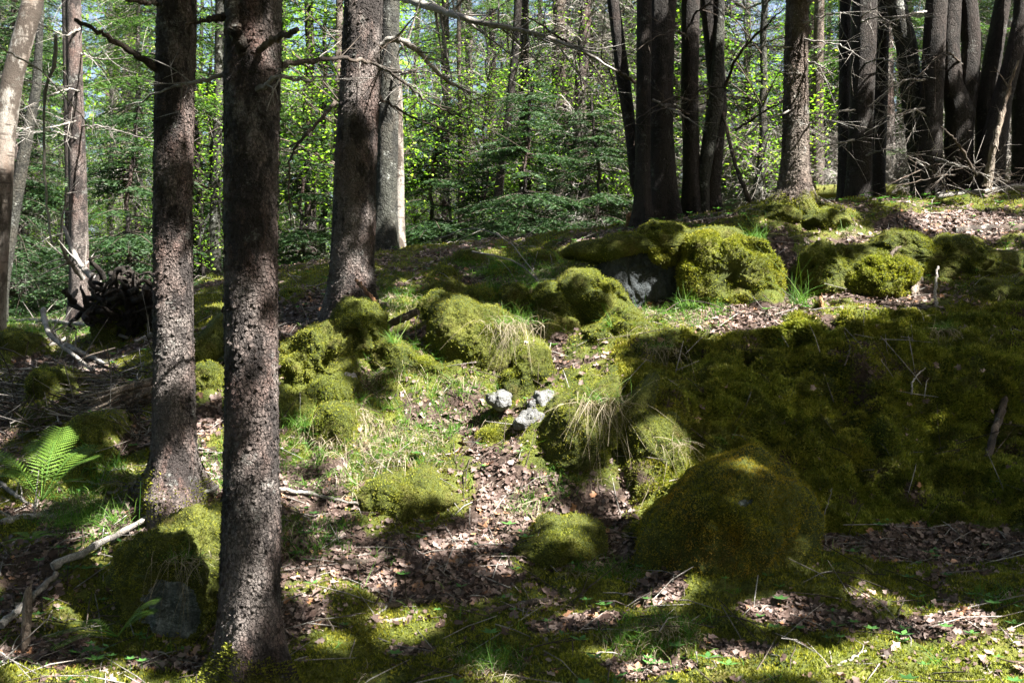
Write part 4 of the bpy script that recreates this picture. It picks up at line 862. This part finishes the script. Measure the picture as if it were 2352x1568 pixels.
thr = np.where(ell(gpx, gpy, [(1100, 1000, 420, 230)]) > .5, .10, thr)                       # open gully
thr = np.where(near_ & (gpy > 1345), .23, thr)
thr = np.where(near_ & (gpx < 1000) & (gpy > 1050), .08, thr)
thr = np.where(near_ & (gpx > 1800) & (gpy < 700), .12, thr)
thr = np.where((gpx > 1330) & (gpx < 2900) & (gpy > 930) & (gpy < 1345), 9, thr)
thr = np.where((gpx > 1420) & (gpx < 2900) & (gpy > 745) & (gpy < 1345), 9, thr)             # bank and dome stay in shade
keepc &= dap < thr
keepc &= ~(outer & (ct[:, 0] > -8) & (ct[:, 0] < 9) & (ct[:, 1] > 1.5))
Pc = Pc[keepc]; so_ = so_[keepc]
D = nrm(rng.normal(size=Pc.shape) * np.array([1, 1, .35])); up = nrm(np.array([0, 0, 1.]) + .6 * rng.normal(size=Pc.shape))
ll = (.09 + .07 * rng.random(len(Pc))) * so_; lw = (.035 * so_)[:, None]
owners = TREES; TX = np.array([root_foot[o.name][:2] for o in owners])
TXs = TX.copy()
ow = np.concatenate([np.argmin((q[:, None, 0] - TXs[None, :, 0]) ** 2 + (q[:, None, 1] - TXs[None, :, 1]) ** 2, axis=1) for q in np.array_split(Pc, 20)])
for k, o in enumerate(owners):
    s = ow == k
    if not s.any(): continue
    mb = MB(); V, F = leaflets(Pc[s], D[s], ll[s], lw[s], up[s]); mb.add(V, F)
    link("crown", mb.mesh("crown", [M['needles']], smooth=False, origin=root_foot[o.name]), o)  # added out-of-view shading leaves, parented to the nearest tree

# ------------------------------------------------------------------ litter, grass, plants, twigs on the floor
def leaf_shapes(P, Nr, size, crumple=.35):
    """curled dead leaves: six-point blade folded along its rib"""
    n = len(P); tdir = nrm(np.cross(Nr, rng.normal(size=(n, 3)))); Nr = nrm(Nr + rng.normal(size=(n, 3)) * .32); tdir = nrm(np.cross(np.cross(Nr, tdir), Nr)); s = np.cross(Nr, tdir)
    sz = size * (.35 + 1.15 * rng.random((n, 1)) ** 1.3)
    outline = [(-.5, 0), (-.25, .33), (-.02, .22), (.18, .42), (.3, .16), (.55, 0), (.3, -.16), (.18, -.42), (-.02, -.22), (-.25, -.33)]
    V = []
    for k, (a, b_) in enumerate(outline):
        lift = abs(b_) * rng.uniform(-.2, 1.2, (n, 1)) + rng.normal(size=(n, 1)) * .07 + a * a * rng.uniform(-.3, .8, (n, 1))
        V.append(P + sz * (tdir * a + s * b_ * (1 + .2 * rng.normal(size=(n, 1))) + Nr * lift * crumple * 1.6))
    V.append(P); V = np.stack(V, 1).reshape(-1, 3)
    b0 = np.arange(n)[:, None] * 11; q = np.arange(10)
    F = np.stack([b0 + q[None], b0 + (q[None] + 1) % 10, np.broadcast_to(b0 + 10, (n, 10))], -1).reshape(-1, 3)
    return V, F
Pl, Nl, _ = pick(np.where(bank, .02 + .05 * (mossv < .45), np.clip(1 - mossv, 0.035, 1) ** 1.6), 32000)
V, F = leaf_shapes(Pl + Nl * rng.uniform(.002, .016, (len(Pl), 1)), Nl, .046)
Pf, Nf, _ = pick(np.where(bank, .03, np.clip(1 - mossv, 0.06, 1) ** 1.3), 26000)
V2, F2 = leaf_shapes(Pf + Nf * rng.uniform(.0, .015, (len(Pf), 1)), Nf, .022)
o = link("fallen_leaves", mesh("fallen_leaves", np.vstack([V, V2]), [F, F2 + len(V)], [M['litter']], smooth=False)); tag(o, "curled brown dead leaves strewn over the forest floor", kind="stuff")

def blades(P, D, ln, wd, droop, bend, segs=4):
    """arched ribbons; droop pulls the tips down"""
    n = len(P); s = np.linspace(0, 1, segs + 1); side = nrm(np.cross(D, nrm(rng.normal(size=(n, 3))))); V = []
    for k, t_ in enumerate(s):
        c = P + D * (ln * t_)[:, None] + bend * (t_ ** 2 * ln)[:, None] - np.array([0, 0, 1.]) * (droop * ln * t_ ** 2)[:, None]
        w_ = wd * (1 - t_) ** .7 + .0004; V += [c - side * w_, c + side * w_]
    V = np.stack(V, 1).reshape(-1, 3); b0 = np.arange(n)[:, None] * 2 * (segs + 1); q = np.arange(segs)[None] * 2
    return V, np.stack([b0 + q, b0 + q + 1, b0 + q + 3, b0 + q + 2], -1).reshape(-1, 4)
def tuft_blades(c, n, ln, rad, droop=.6, lean=(0, 0, 0), spread=.55):
    P = c + rng.normal(size=(n, 3)) * rad * np.array([1, 1, .15]); D = nrm(np.array([0, 0, 1.]) + rng.normal(size=(n, 3)) * spread + np.array(lean))
    return blades(P, D, ln * rng.uniform(.3, 1.3, n), .0013, droop * rng.uniform(.5, 1.4, n), rng.normal(size=(n, 3)) * .42)
# loose grass everywhere thin, thicker in the gully
GR_ = [(880, 900, 130, 60), (880, 1030, 170, 60), (1000, 960, 150, 50), (700, 1060, 90, 60), (920, 700, 60, 30), (1250, 690, 160, 60), (1180, 760, 90, 50), (500, 1080, 60, 60), (200, 1200, 110, 60), (380, 1130, 70, 40), (240, 1100, 70, 30),
       (1250, 1170, 80, 30), (770, 1100, 120, 50), (1550, 735, 120, 30), (1200, 640, 120, 30), (1130, 1520, 90, 30), (1500, 1480, 120, 40), (1420, 1330, 120, 24), (1450, 760, 60, 30), (720, 1250, 110, 50), (2290, 1390, 60, 20), (1120, 620, 80, 20), (150, 760, 150, 40)]
gm = ell(px_, py_, GR_)
mbg = MB(); 
Pg, Ng, _ = pick(np.where(bank, .004, .015 + gm), 2600)
Pg = np.repeat(Pg, 9, 0) + rng.normal(size=(2600 * 9, 3)) * np.array([.02, .02, .002]); n = len(Pg)
V, F = blades(Pg, nrm(np.array([0, -.15, 1.]) + rng.normal(size=(n, 3)) * .5), .14 * rng.uniform(.4, 1.2, n), .0019, .6 * rng.uniform(.3, 1.6, n), rng.normal(size=(n, 3)) * .2); mbg.add(V, F, 0)
Pg, Ng, _ = pick(np.where(bank, .0, .004 + gm * sstep(fbm(P0, 2.5, 2, 91), -.2, .3)), 1000)
Pg = np.repeat(Pg, 12, 0) + rng.normal(size=(12000, 3)) * np.array([.025, .025, .002]); n = len(Pg)
V, F = blades(Pg, nrm(np.array([-.1, -.5, .6]) + rng.normal(size=(n, 3)) * .5), .17 * rng.uniform(.4, 1.2, n), .0017, 1.0 * rng.uniform(.6, 1.4, n), rng.normal(size=(n, 3)) * .25); mbg.add(V, F, 1)
o = link("grass", mbg.mesh("grass", [M['grass'], M['straw']])); tag(o, "thin green and straw grass growing through the moss", kind="stuff")
# distinct tufts
GT = "grass tufts on the rocks"
def tuft(px, py, d, n, ln, straw, label, lean=(0, 0, 0), rad=.05):
    c = at(px, py, d) if d else hit(px, py); mb = MB()
    if straw: V, F = tuft_blades(c, int(n * 1.0), ln * 1.35, rad, 1.45, (0, -.7, -.1), .62); mb.add(V, F, 1)
    V, F = tuft_blades(c + np.array([0, 0, .01]), n, ln * (.6 if straw else 1), rad * .8, .5, lean, .45); mb.add(V, F, 0)
    me = mb.mesh("grass_tuft", [M['grass'], M['straw']], origin=c); o = link("grass_tuft", me, loc=c); tag(o, label, "grass tuft", GT)
tuft(1380, 925, 7.62, 260, .22, True, "large tuft with long straw skirt on the mossy nose left of the crevice", rad=.09)
tuft(1545, 1020, 7.5, 90, .13, True, "tuft with pale skirt on the mossy pillar right of the crevice")
tuft(2165, 760, 8.75, 110, .18, True, "tuft with long straw skirt hanging alone on the dark bank", rad=.06)
tuft(1515, 800, 8.75, 80, .15, True, "straw tuft on the left lip of the bank", rad=.07)
tuft(1175, 745, 8.75, 200, .2, True, "wide curtain of straw grass on the right flank of the rounded boulder", rad=.12)
tuft(1835, 700, 9.35, 130, .26, False, "bright green tuft standing in front of the leaf filled gap")
tuft(1735, 550, 10.0, 110, .2, False, "sunlit tuft on top of the pale mossy block")
tuft(1580, 705, 9.5, 90, .17, False, "green tuft at the foot of the sunlit block")
tuft(910, 715, 9.2, 160, .2, False, "bright green tuft beside the sunlit root below the big spruce", rad=.1)
tuft(1945, 535, 10.9, 80, .16, True, "tuft with dark skirt on the crest below the broad trunk")
tuft(200, 1200, None, 420, .22, False, "broad soft clump of dark green grass above the fallen grey pole", rad=.14)
tuft(250, 1110, None, 130, .16, False, "sunlit tuft left of the second nearest spruce's root", rad=.08)
tuft(690, 980, 7.8, 90, .16, False, "tuft under the black hollow of the knobbly rock", rad=.07)
tuft(855, 1020, None, 160, .16, True, "sunlit shaggy tuft in the middle of the gully", rad=.09)
tuft(1200, 1180, None, 120, .18, True, "dark green tuft at the foot of the mossy nose", rad=.07)
tuft(430, 1280, 5.95, 110, .15, True, "straw tuft over the bluish grey stone face", rad=.08)
tuft(1490, 1100, 7.45, 60, .12, True, "small tuft low on the mossy pillar")
tuft(900, 790, 8.65, 80, .16, False, "thin green tuft on the long low mossy rock")
tuft(1410, 755, 9.1, 90, .15, False, "green tuft on the flat sunlit rock", rad=.06)
tuft(1120, 1530, None, 200, .13, False, "dark green tuft at the bottom edge of the picture, right of the nearest trunk", rad=.07)

def fern(px, py, d, fronds, ln, label, sc=1.0):
    c = at(px, py, d) if d else hit(px, py); mb = MB()
    for az, el, l in fronds:
        a = math.radians(az); e = math.radians(el); dr = np.array([math.cos(a) * math.cos(e), math.sin(a) * math.cos(e), math.sin(e)]); l = l * ln
        Q = curve([c, c + dr * l * .5 + [0, 0, .03 * l], c + dr * l + [0, 0, -.18 * l]], 22); tube(mb, Q, np.linspace(.0035, .001, len(Q)), 4, 1, cap=False)
        Tn = nrm(np.gradient(Q, axis=0)); sd = nrm(np.cross(Tn, [0, 0, 1.])); up = np.cross(sd, Tn)
        for k in range(5, len(Q)):
            t_ = k / len(Q); pl = l * .25 * math.sin(math.pi * min(1, (1.04 - t_) ** .75)) + .008
            for sg in (-1, 1):
                pd = nrm(sd[k] * sg + Tn[k] * .45 - up[k] * .12); m_ = max(4, int(pl / .011)); s = np.linspace(.04, 1, m_)[:, None]; base = Q[k] + pd * pl * s
                bw = pl * .075 * (1 - s[:, 0]) ** .6 + .002; alt = np.where(np.arange(m_) % 2, 1, -1)[:, None]
                for al in (alt, -alt):
                    dd = nrm(np.cross(pd, up[k]) * al + pd * .35); V, F = leaflets(base, dd, bw, .0028, up=np.broadcast_to(up[k], base.shape)); mb.add(V, F, 0)
                V, F = leaflets((Q[k])[None], pd[None], [pl], .0035, up=up[k][None]); mb.add(V, F, 0)
    root = empty("fern", c, label, "fern", "ferns")
    link("frond", mb.mesh("frond", [M['fern'], M['grass']], smooth=False, origin=c), root)
fern(95, 1150, 7.15, [(-60, 40, .9), (-150, 45, 1), (170, 50, 1.1), (110, 55, 1.1), (60, 50, 1.1), (20, 48, 1), (-100, 45, .9), (140, 30, 1), (85, 65, 1.2), (-20, 35, .8)], .50, "large sunlit fern with upright fronds at the left edge")
fern(270, 1460, 5.7, [(178, 12, 1.15), (195, 5, 1.0), (160, 20, 1.0), (20, 50, 1.0), (35, 40, .8)], .30, "low fern spreading left below the mossy boulder")
fern(72, 1240, 6.6, [(30, 20, 1), (150, 25, 1), (80, 30, .8), (200, 15, .8)], .15, "small young fern by the fallen sticks at the left edge")

# small broad leaved plants
mb = MB(); Pp, Np, _ = pick(np.where(bank, 0, .25 + .8 * ell(px_, py_, [(700, 1280, 90, 120), (300, 1330, 200, 100), (1450, 540, 300, 40), (2100, 470, 250, 40), (200, 1530, 200, 40), (720, 1080, 60, 60), (780, 700, 60, 80)])), 700)
for p in Pp:
    k = rng.integers(3, 7); a = rng.random() * T2 + np.arange(k) / k * T2; e = np.full(k, .25); D = np.c_[np.cos(a), np.sin(a), e]; h_ = rng.uniform(.02, .07); s = rng.uniform(.02, .045)
    c = p + [0, 0, h_]; V, F = leaflets(np.repeat(c[None], k, 0), nrm(D), np.full(k, s * 1.4), s * .35, up=np.tile([0, 0, 1.], (k, 1))); mb.add(V, F, 0); tube(mb, np.array([p, c]), [.0015, .001], 3, 0, cap=False)
o = link("seedlings", mb.mesh("seedlings", [M['plant_leaf']], smooth=False)); tag(o, "low woodland seedlings with small green leaves", kind="stuff")
# flowers
for k, (px, py) in enumerate(((245, 1222), (142, 1222), (312, 1302), (236, 1305), (256, 1355))):
    c = hit(px, py + 22); top = c + [0, 0, .05]; mb = MB(); tube(mb, np.array([c, top]), [.0015, .001], 4, 1)
    a = np.arange(5) / 5 * T2; V, F = leaflets(np.repeat(top[None], 5, 0), nrm(np.c_[np.cos(a), np.sin(a) - .3, np.full(5, .3)]), np.full(5, .013), .004, up=np.tile([0, 0, 1.], (5, 1))); mb.add(V, F, 0)
    o = link("starflower", mb.mesh("starflower", [M['flower'], M['grass']], smooth=False, origin=c), loc=c)
    tag(o, ["white starflower at the top of the soft grass clump", "white starflower left of the soft grass clump", "white starflower right of the grass clump", "white starflower under the grass clump", "white starflower lowest on the slope above the grey pole"][k], "flower", "white starflowers")
# twig scatter
mb = MB(); Pt, Nt, _ = pick(np.where(bank, .45, .5 + (1 - mossv)) * np.where(px_ < 380, 2.2, 1), 2400)
for p, n_ in zip(Pt, Nt):
    d_ = nrm(np.cross(n_, rng.normal(size=3))); l = rng.uniform(.05, .22) * (1 if rng.random() < .85 else 2); p = p + n_ * .012
    tube(mb, np.array([p - d_ * l, p + rng.normal(size=3) * .01 + n_ * .01, p + d_ * l]), [.003, .0035, .0015], 4, int(rng.integers(0, 2)), cap=False)
o = link("fallen_twigs", mb.mesh("fallen_twigs", [M['twig_grey'], M['twig_brown']])); tag(o, "thin dead twigs littering the floor", kind="stuff")

# sticks, poles and logs one can tell apart
def stick(name, pts, r0, r1, mat_, label, cat="stick", group="sticks lying on the forest floor", twigs=0, tl=.2, lift=.015, sides=8, knobby=.08, dist=None):
    P = [at(*p) if len(p) == 3 else hit(*p) + np.array([0, 0, lift]) for p in pts]
    C = curve(P, 24); R = np.linspace(r0, r1, len(C)) * (1 + knobby * rng.normal(size=len(C))); C[1:-1] += rng.normal(size=(len(C) - 2, 3)) * .004
    mb = MB(); tube(mb, C, R, sides)
    for _ in range(twigs):
        k = rng.integers(2, len(C) - 2); dr = nrm(rng.normal(size=3) + [0, 0, .4]); l = tl * rng.uniform(.4, 1.2); Q = curve([C[k], C[k] + dr * l * .5, C[k] + dr * l + rng.normal(size=3) * .04], 5); tube(mb, Q, np.linspace(R[k] * .5, .0015, len(Q)), 4, cap=False)
    o = link(name, mb.mesh(name, [M[mat_]], origin=P[0]), loc=P[0]); tag(o, label, cat, group); return o
stick("fallen_pole", [(120, 1338), (200, 1300), (300, 1245), (400, 1190), (500, 1148)], .024, .012, "twig_grey", "long grey pole lying up the mossy slope, left of the nearest trunk", lift=.09)
stick("fallen_stick", [(640, 1148), (720, 1160), (800, 1178), (885, 1194)], .014, .009, "twig_grey", "grey stick running right from behind the nearest trunk", lift=.07)
stick("fallen_pole", [(0, 1458), (60, 1405), (130, 1335)], .022, .015, "twig_grey", "grey pole end rising from the lower left edge", lift=.05)
stick("snag", [(70, 1448), (72, 1390), (72, 1340)], .0, .0, "dead_wood", "x") if False else None
_p = hit(62, 1450)
def post(px, py, d, h_, r, lean, label, mat_="dead_wood"):
    c = at(px, py, d); n_ = 20; z = np.linspace(-.1, h_, n_); C = c + np.c_[z * lean, z * 0, z]; mb = MB(); R = r * (1 + .12 * rng.normal(size=n_)); R[-3:] *= [.8, .55, .2]; tube(mb, C, R, 9)
    tube(mb, np.array([C[-2] + [r * .5, 0, -.02], C[-1] + [r * .6, 0, .03]]), [r * .3, .002], 5)
    o = link("broken_stub", mb.mesh("broken_stub", [M[mat_]], origin=c), loc=c); tag(o, label, "stump", "broken stubs"); return o
post(60, 1455, 5.75, .24, .024, .05, "splintered upright stub with grey lichen near the lower left corner")
post(1890, 722, 9.35, .15, .022, -.15, "short broken orange wood stub on the bright lip of the bank", "wood_orange")
post(1445, 512, 12.4, .12, .035, 0, "pale orange broken stump left of the crest's dark trunks", "wood_orange")
post(1540, 1395, 6.3, .10, .006, .1, "tiny pale twig upright in the sunlit leaves", "dead_wood")
stick("fallen_branch", [(690, 1500), (770, 1462), (850, 1440), (960, 1425)], .022, .012, "dead_wood", "knotty brown branch lying right of the nearest trunk's foot", twigs=4)
stick("fallen_branch", [(830, 1405), (930, 1390), (1050, 1372)], .022, .010, "twig_brown", "dark crooked branch in the shaded floor, ending in forked twigs", twigs=4)
stick("fallen_branch", [(770, 1305), (880, 1290), (1030, 1278)], .022, .012, "twig_brown", "dark rotten branch across the dead leaves in the middle", twigs=3)
stick("fallen_branch", [(1080, 1410), (1180, 1400), (1240, 1385), (1330, 1378)], .02, .014, "twig_brown", "brown branch half sunk in moss, right of the crooked one")
stick("fallen_stick", [(760, 1140), (800, 1112), (832, 1100)], .03, .022, "dead_wood", "short thick rotten stick on the grass below the moss mound")
stick("fallen_stick", [(1130, 1125), (1165, 1085), (1200, 1015)], .014, .006, "dead_wood", "bleached sunlit stick pointing up to the quartz stones", lift=.05)
stick("fallen_stick", [(1100, 1145), (1150, 1110), (1185, 1080)], .02, .012, "dead_wood", "bleached sunlit stick at the foot of the mossy nose", lift=.04)
stick("fallen_stick", [(1145, 1100), (1185, 1055), (1215, 1010)], .008, .004, "dead_wood", "thin bleached stick beside the thicker sunlit one", lift=.06)
stick("tree_root", [(2322, 855), (2310, 920), (2300, 960), (2285, 1010), (2268, 1070)], .03, .026, "twig_brown", "reddish scaly root hanging down the dark bank near the right edge", "root", "roots over the rocks", lift=.05, twigs=2, tl=.1)
stick("tree_root", [(855, 850), (855, 790), (862, 740), (890, 730)], .02, .018, "dead_wood", "pale root running down between two mossy rocks", "root", "roots over the rocks", lift=.12)
stick("tree_root", [(868, 755, 9.1), (915, 735, 9.0), (958, 715, 9.0)], .035, .03, "dead_wood", "pale sunlit root end lying in the bright grass", "root", "roots over the rocks")
stick("tree_root", [(2105, 705, 9.75), (2100, 670, 9.8), (2112, 640, 10)], .04, .045, "dead_wood", "thick root in the hollow under the moss ledge", "root", "roots over the rocks")
stick("tree_root", [(2040, 600, 9.95), (2060, 570, 10), (2110, 560, 10.1), (2150, 575, 10.1)], .018, .012, "twig_brown", "arched root over the sunlit moss cushion", "root", "roots over the rocks")
stick("fallen_stick", [(2152, 712, 9.3), (2148, 670, 9.35), (2154, 612, 9.4)], .014, .010, "twig_grey", "upright grey stick beside the root hollow")
stick("fallen_branch", [(2230, 700, 9.5), (2290, 670, 9.5), (2360, 640, 9.5)], .008, .004, "twig_brown", "thin bent branch over the hollow at the right", twigs=8, tl=.3)
stick("fallen_stick", [(1910, 575), (1980, 550), (2060, 545), (2130, 548)], .018, .010, "twig_brown", "brown branch across the leaves above the moss cushion", twigs=4)
stick("fallen_log", [(2190, 535), (2270, 532), (2380, 528)], .05, .045, "twig_brown", "fallen brown limb on sunlit leaves at the right edge", "log")
stick("fallen_stick", [(2275, 500), (2288, 480), (2278, 455)], .012, .005, "twig_grey", "short stick poking up on the crest at the right", lift=.03)
stick("fallen_pole", [(2150, 452, 12.3), (2250, 442, 12.3), (2370, 425, 12.3)], .04, .03, "twig_grey", "long grey pole lying along the crest under the right hand trunks", lift=.05)
stick("fallen_log", [(1870, 440, 16), (2000, 438, 16), (2240, 434, 16)], .10, .09, "bark_birch", "fallen white birch log behind the crest", "log", sides=16)
stick("arching_twig", [(1085, 578, 11.2), (1180, 600, 10.7), (1230, 640, 10.3), (1243, 668, 10.0)], .009, .005, "twig_grey", "upper thin twig arching down to the row of mossy humps", twigs=2)
stick("arching_twig", [(975, 560, 12.2), (1080, 525, 11.6), (1160, 550, 11), (1215, 610, 10.4), (1240, 650, 10.2)], .006, .004, "twig_grey", "longest pale twig arching over the slope against the thicket", twigs=2)
stick("arching_twig", [(1140, 535, 12), (1200, 570, 11.4), (1240, 610, 11)], .006, .003, "twig_brown", "short dark twig beside the arching pale ones")
stick("fallen_stick", [(1560, 735, 9.35), (1640, 752, 9.1), (1720, 756, 9.0), (1800, 745, 9.05)], .005, .003, "twig_brown", "thin dark twig bowed along the bright lip of the bank")
stick("fallen_stick", [(1500, 742), (1580, 690, 9.5), (1720, 720, 9.3), (1850, 690, 9.6)], .006, .004, "twig_brown", "long straw coloured twig under the sunlit block")
stick("fallen_stick", [(2092, 905, 8.2), (2100, 870, 8.25), (2125, 845, 8.35)], .007, .004, "twig_grey", "short pale twig caught on the dark bank")
stick("fallen_stick", [(1940, 840, 8.35), (1952, 800, 8.5), (1940, 760, 8.8)], .006, .004, "twig_brown", "thin crooked twig hanging below the bank's lip")
stick("fallen_stick", [(1885, 1230), (1900, 1160, 7.45), (1912, 1120, 7.5)], .004, .003, "twig_grey", "thin upright twig right of the dome shaped boulder")
stick("fallen_stick", [(1900, 1570), (1935, 1530), (1990, 1500)], .010, .006, "twig_grey", "forked pale twig on the moss at the bottom edge", twigs=2)
stick("fallen_stick", [(2260, 1392), (2310, 1400), (2370, 1395)], .014, .01, "twig_brown", "dark stick lying at the right edge of the near moss", twigs=3)
stick("fallen_branch", [(840, 1440), (900, 1380), (870, 1330)], .008, .004, "twig_grey", "small forked twig in the shaded leaves", twigs=4)
# left: hanging dead strip, upturned root mass, logs, brush
stick("hanging_branch", [(128, 80, 9), (125, 150, 9), (108, 190, 9), (100, 300, 9), (104, 400, 9), (108, 470, 9), (120, 560, 9)], .016, .008, "twig_grey", "peeling grey dead branch hanging upright at the upper left", "branch", "dead branches among the left hand trees", knobby=.15)
stick("leaning_branch", [(-10, 105, 8.5), (100, 170, 8.7), (215, 300, 9)], .009, .004, "twig_grey", "thin grey branch crossing behind the hanging one", "branch", "dead branches among the left hand trees", twigs=4)
stick("leaning_branch", [(225, 650, 11.2), (180, 600, 11.6), (145, 520, 12)], .04, .018, "twig_grey", "bent grey limb rising from the upturned roots", "branch", "dead branches among the left hand trees", twigs=8, tl=.5)
GB = "dead limbs piled on the left slope"
for pts, r, lab in (([(0, 750), (90, 748), (200, 760), (290, 790)], .03, "long pale limb lying level below the spruce's flaky foot"),
                    ([(100, 710, 11.2), (110, 760, 10.6), (150, 800, 10.2), (215, 850, 9.7)], .03, "curved grey limb sweeping down to the brush pile"),
                    ([(150, 805), (200, 830), (240, 850)], .03, "short grey limb lying along the curved one"),
                    ([(0, 860), (60, 830), (150, 790)], .03, "dark limb rising from the left edge"),
                    ([(45, 930), (110, 950), (200, 950), (260, 958)], .02, "dark limb along the top of the brush pile"),
                    ([(310, 800), (340, 785), (360, 780)], .016, "small pale limb by the second nearest spruce"),
                    ([(0, 1130), (40, 1160), (95, 1200)], .018, "dark stick slanting under the large fern"),
                    ([(0, 1225), (60, 1210), (130, 1205)], .03, "grey log end lying at the left edge above the poles"),
                    ([(155, 870), (250, 880), (330, 875)], .012, "thin limb pointing at the splintered log"),
                    ([(160, 1090), (200, 1125), (235, 1135)], .012, "thin dark stick by the mossy mound")):
    stick("dead_limb", pts, r, r * .5, "twig_grey", lab, "branch", GB, twigs=6, tl=.35, lift=.06)
# brush pile as uncountable stuff
mb = MB()
for _ in range(620):
    px = rng.uniform(-40, 350); py = rng.uniform(870, 1010) ; p = hit(px, py) + np.array([0, 0, rng.uniform(.0, .14)]); d_ = nrm(rng.normal(size=3) * np.array([1.2, .7, .28])); l = rng.uniform(.12, .5)
    Q = curve([p - d_ * l, p + rng.normal(size=3) * .04, p + d_ * l + rng.normal(size=3) * .06], 6); tube(mb, Q, np.linspace(.006, .002, len(Q)), 4, int(rng.random() < .55), cap=False)
o = link("brush_pile", mb.mesh("brush_pile", [M['twig_grey'], M['twig_brown']])); tag(o, "tangled pile of dead twigs on the left slope", kind="stuff")
# splintered log: a bundle of torn wood ridges
c = at(320, 915, 8.7); mb = MB()
for k in range(46):
    a = rng.random() * T2; r_ = .11 * math.sqrt(rng.random()); e0 = at(385, 895, 8.75) + [0, r_ * math.cos(a), r_ * math.sin(a)]; e1 = at(rng.uniform(185, 290), rng.uniform(925, 948), 8.6) + [0, .5 * r_ * math.cos(a), .5 * r_ * math.sin(a)]
    tube(mb, curve([e0, (e0 + e1) / 2 + rng.normal(size=3) * .012 + [0, 0, .02], e1], 12), np.linspace(.035, .006, 12), 6)
o = link("splintered_log", mb.mesh("splintered_log", [M['dead_wood']], origin=c), loc=c); tag(o, "splintered fallen log with torn pale end behind the second nearest spruce", "log")
c = at(480, 800, 8.9); mb = MB()
C = curve([at(440, 828, 8.8), at(480, 798, 8.95), at(522, 750, 9.2), at(560, 720, 9.4)], 40); tapR = np.linspace(.10, .14, len(C)) * (1 + .05 * rng.normal(size=len(C))); tube(mb, C, tapR, 24)
for k in range(30):
    a = rng.uniform(0, T2); sd = np.array([0, math.cos(a), math.sin(a)]) * .115; tube(mb, C[2:-2:4] + sd + rng.normal(size=3) * .008, .012, 4)
o = link("fallen_log", mb.mesh("fallen_log", [M['bark_grey']], origin=c), loc=c); tag(o, "weathered grey log with twisted grain between the two near spruces", "log")
# upturned root plate
c = at(290, 700, 10.9); mb = MB(); rr_ = np.random.default_rng(9)
for k in range(130):
    p = c + rr_.normal(size=3) * np.array([.20, .12, .14]); Q = [p]; dr = nrm(rr_.normal(size=3))
    for _ in range(5): dr = nrm(dr + rr_.normal(size=3) * .6 + (c - Q[-1]) * .9); Q.append(Q[-1] + dr * .075)
    tube(mb, curve(Q, 15), np.linspace(.035, .008, 15)[:len(curve(Q, 15))], 6)
root = empty("upturned_roots", on_ground(c[0], c[1]), "black upturned root mass of a fallen tree behind the second nearest spruce", "root mass")
o = link("root_tangle", mb.mesh("root_tangle", [M['root_dark']], origin=tuple(root.location)), root)
boulder("mossy_stump", [(225, 770), (228, 700), (250, 670), (300, 665), (345, 690), (352, 760), (290, 790)], 11.1, .25, "dim moss covered stump carrying the black upturned roots", "stump", knob=.05, tufts=3000, n=(90, 60), seed=80)
boulder("mossy_stump", [(455, 655), (470, 640), (510, 640), (525, 658), (515, 675), (465, 675)], 16.3, .25, "mossy stump foot under the distant trunk between the near spruces", "stump", knob=.03, tufts=1500, n=(60, 40), seed=81)
# look-alikes that share a label: say which by its place in the row
_by = {}
for o in bpy.data.objects:
    if o.parent is None and o.get("label"): _by.setdefault(o["label"], []).append(o)
_nth = ["leftmost"] + [q + " from left" for q in "second third fourth fifth sixth seventh eighth ninth tenth eleventh twelfth thirteenth fourteenth fifteenth sixteenth".split()]
for lb, os_ in _by.items():
    if len(os_) > 1:
        for k, o in enumerate(sorted(os_, key=lambda o: o.location.x / o.location.y)): o["label"] = _nth[min(k, 15)] + " " + lb
print("objects", len(bpy.data.objects))
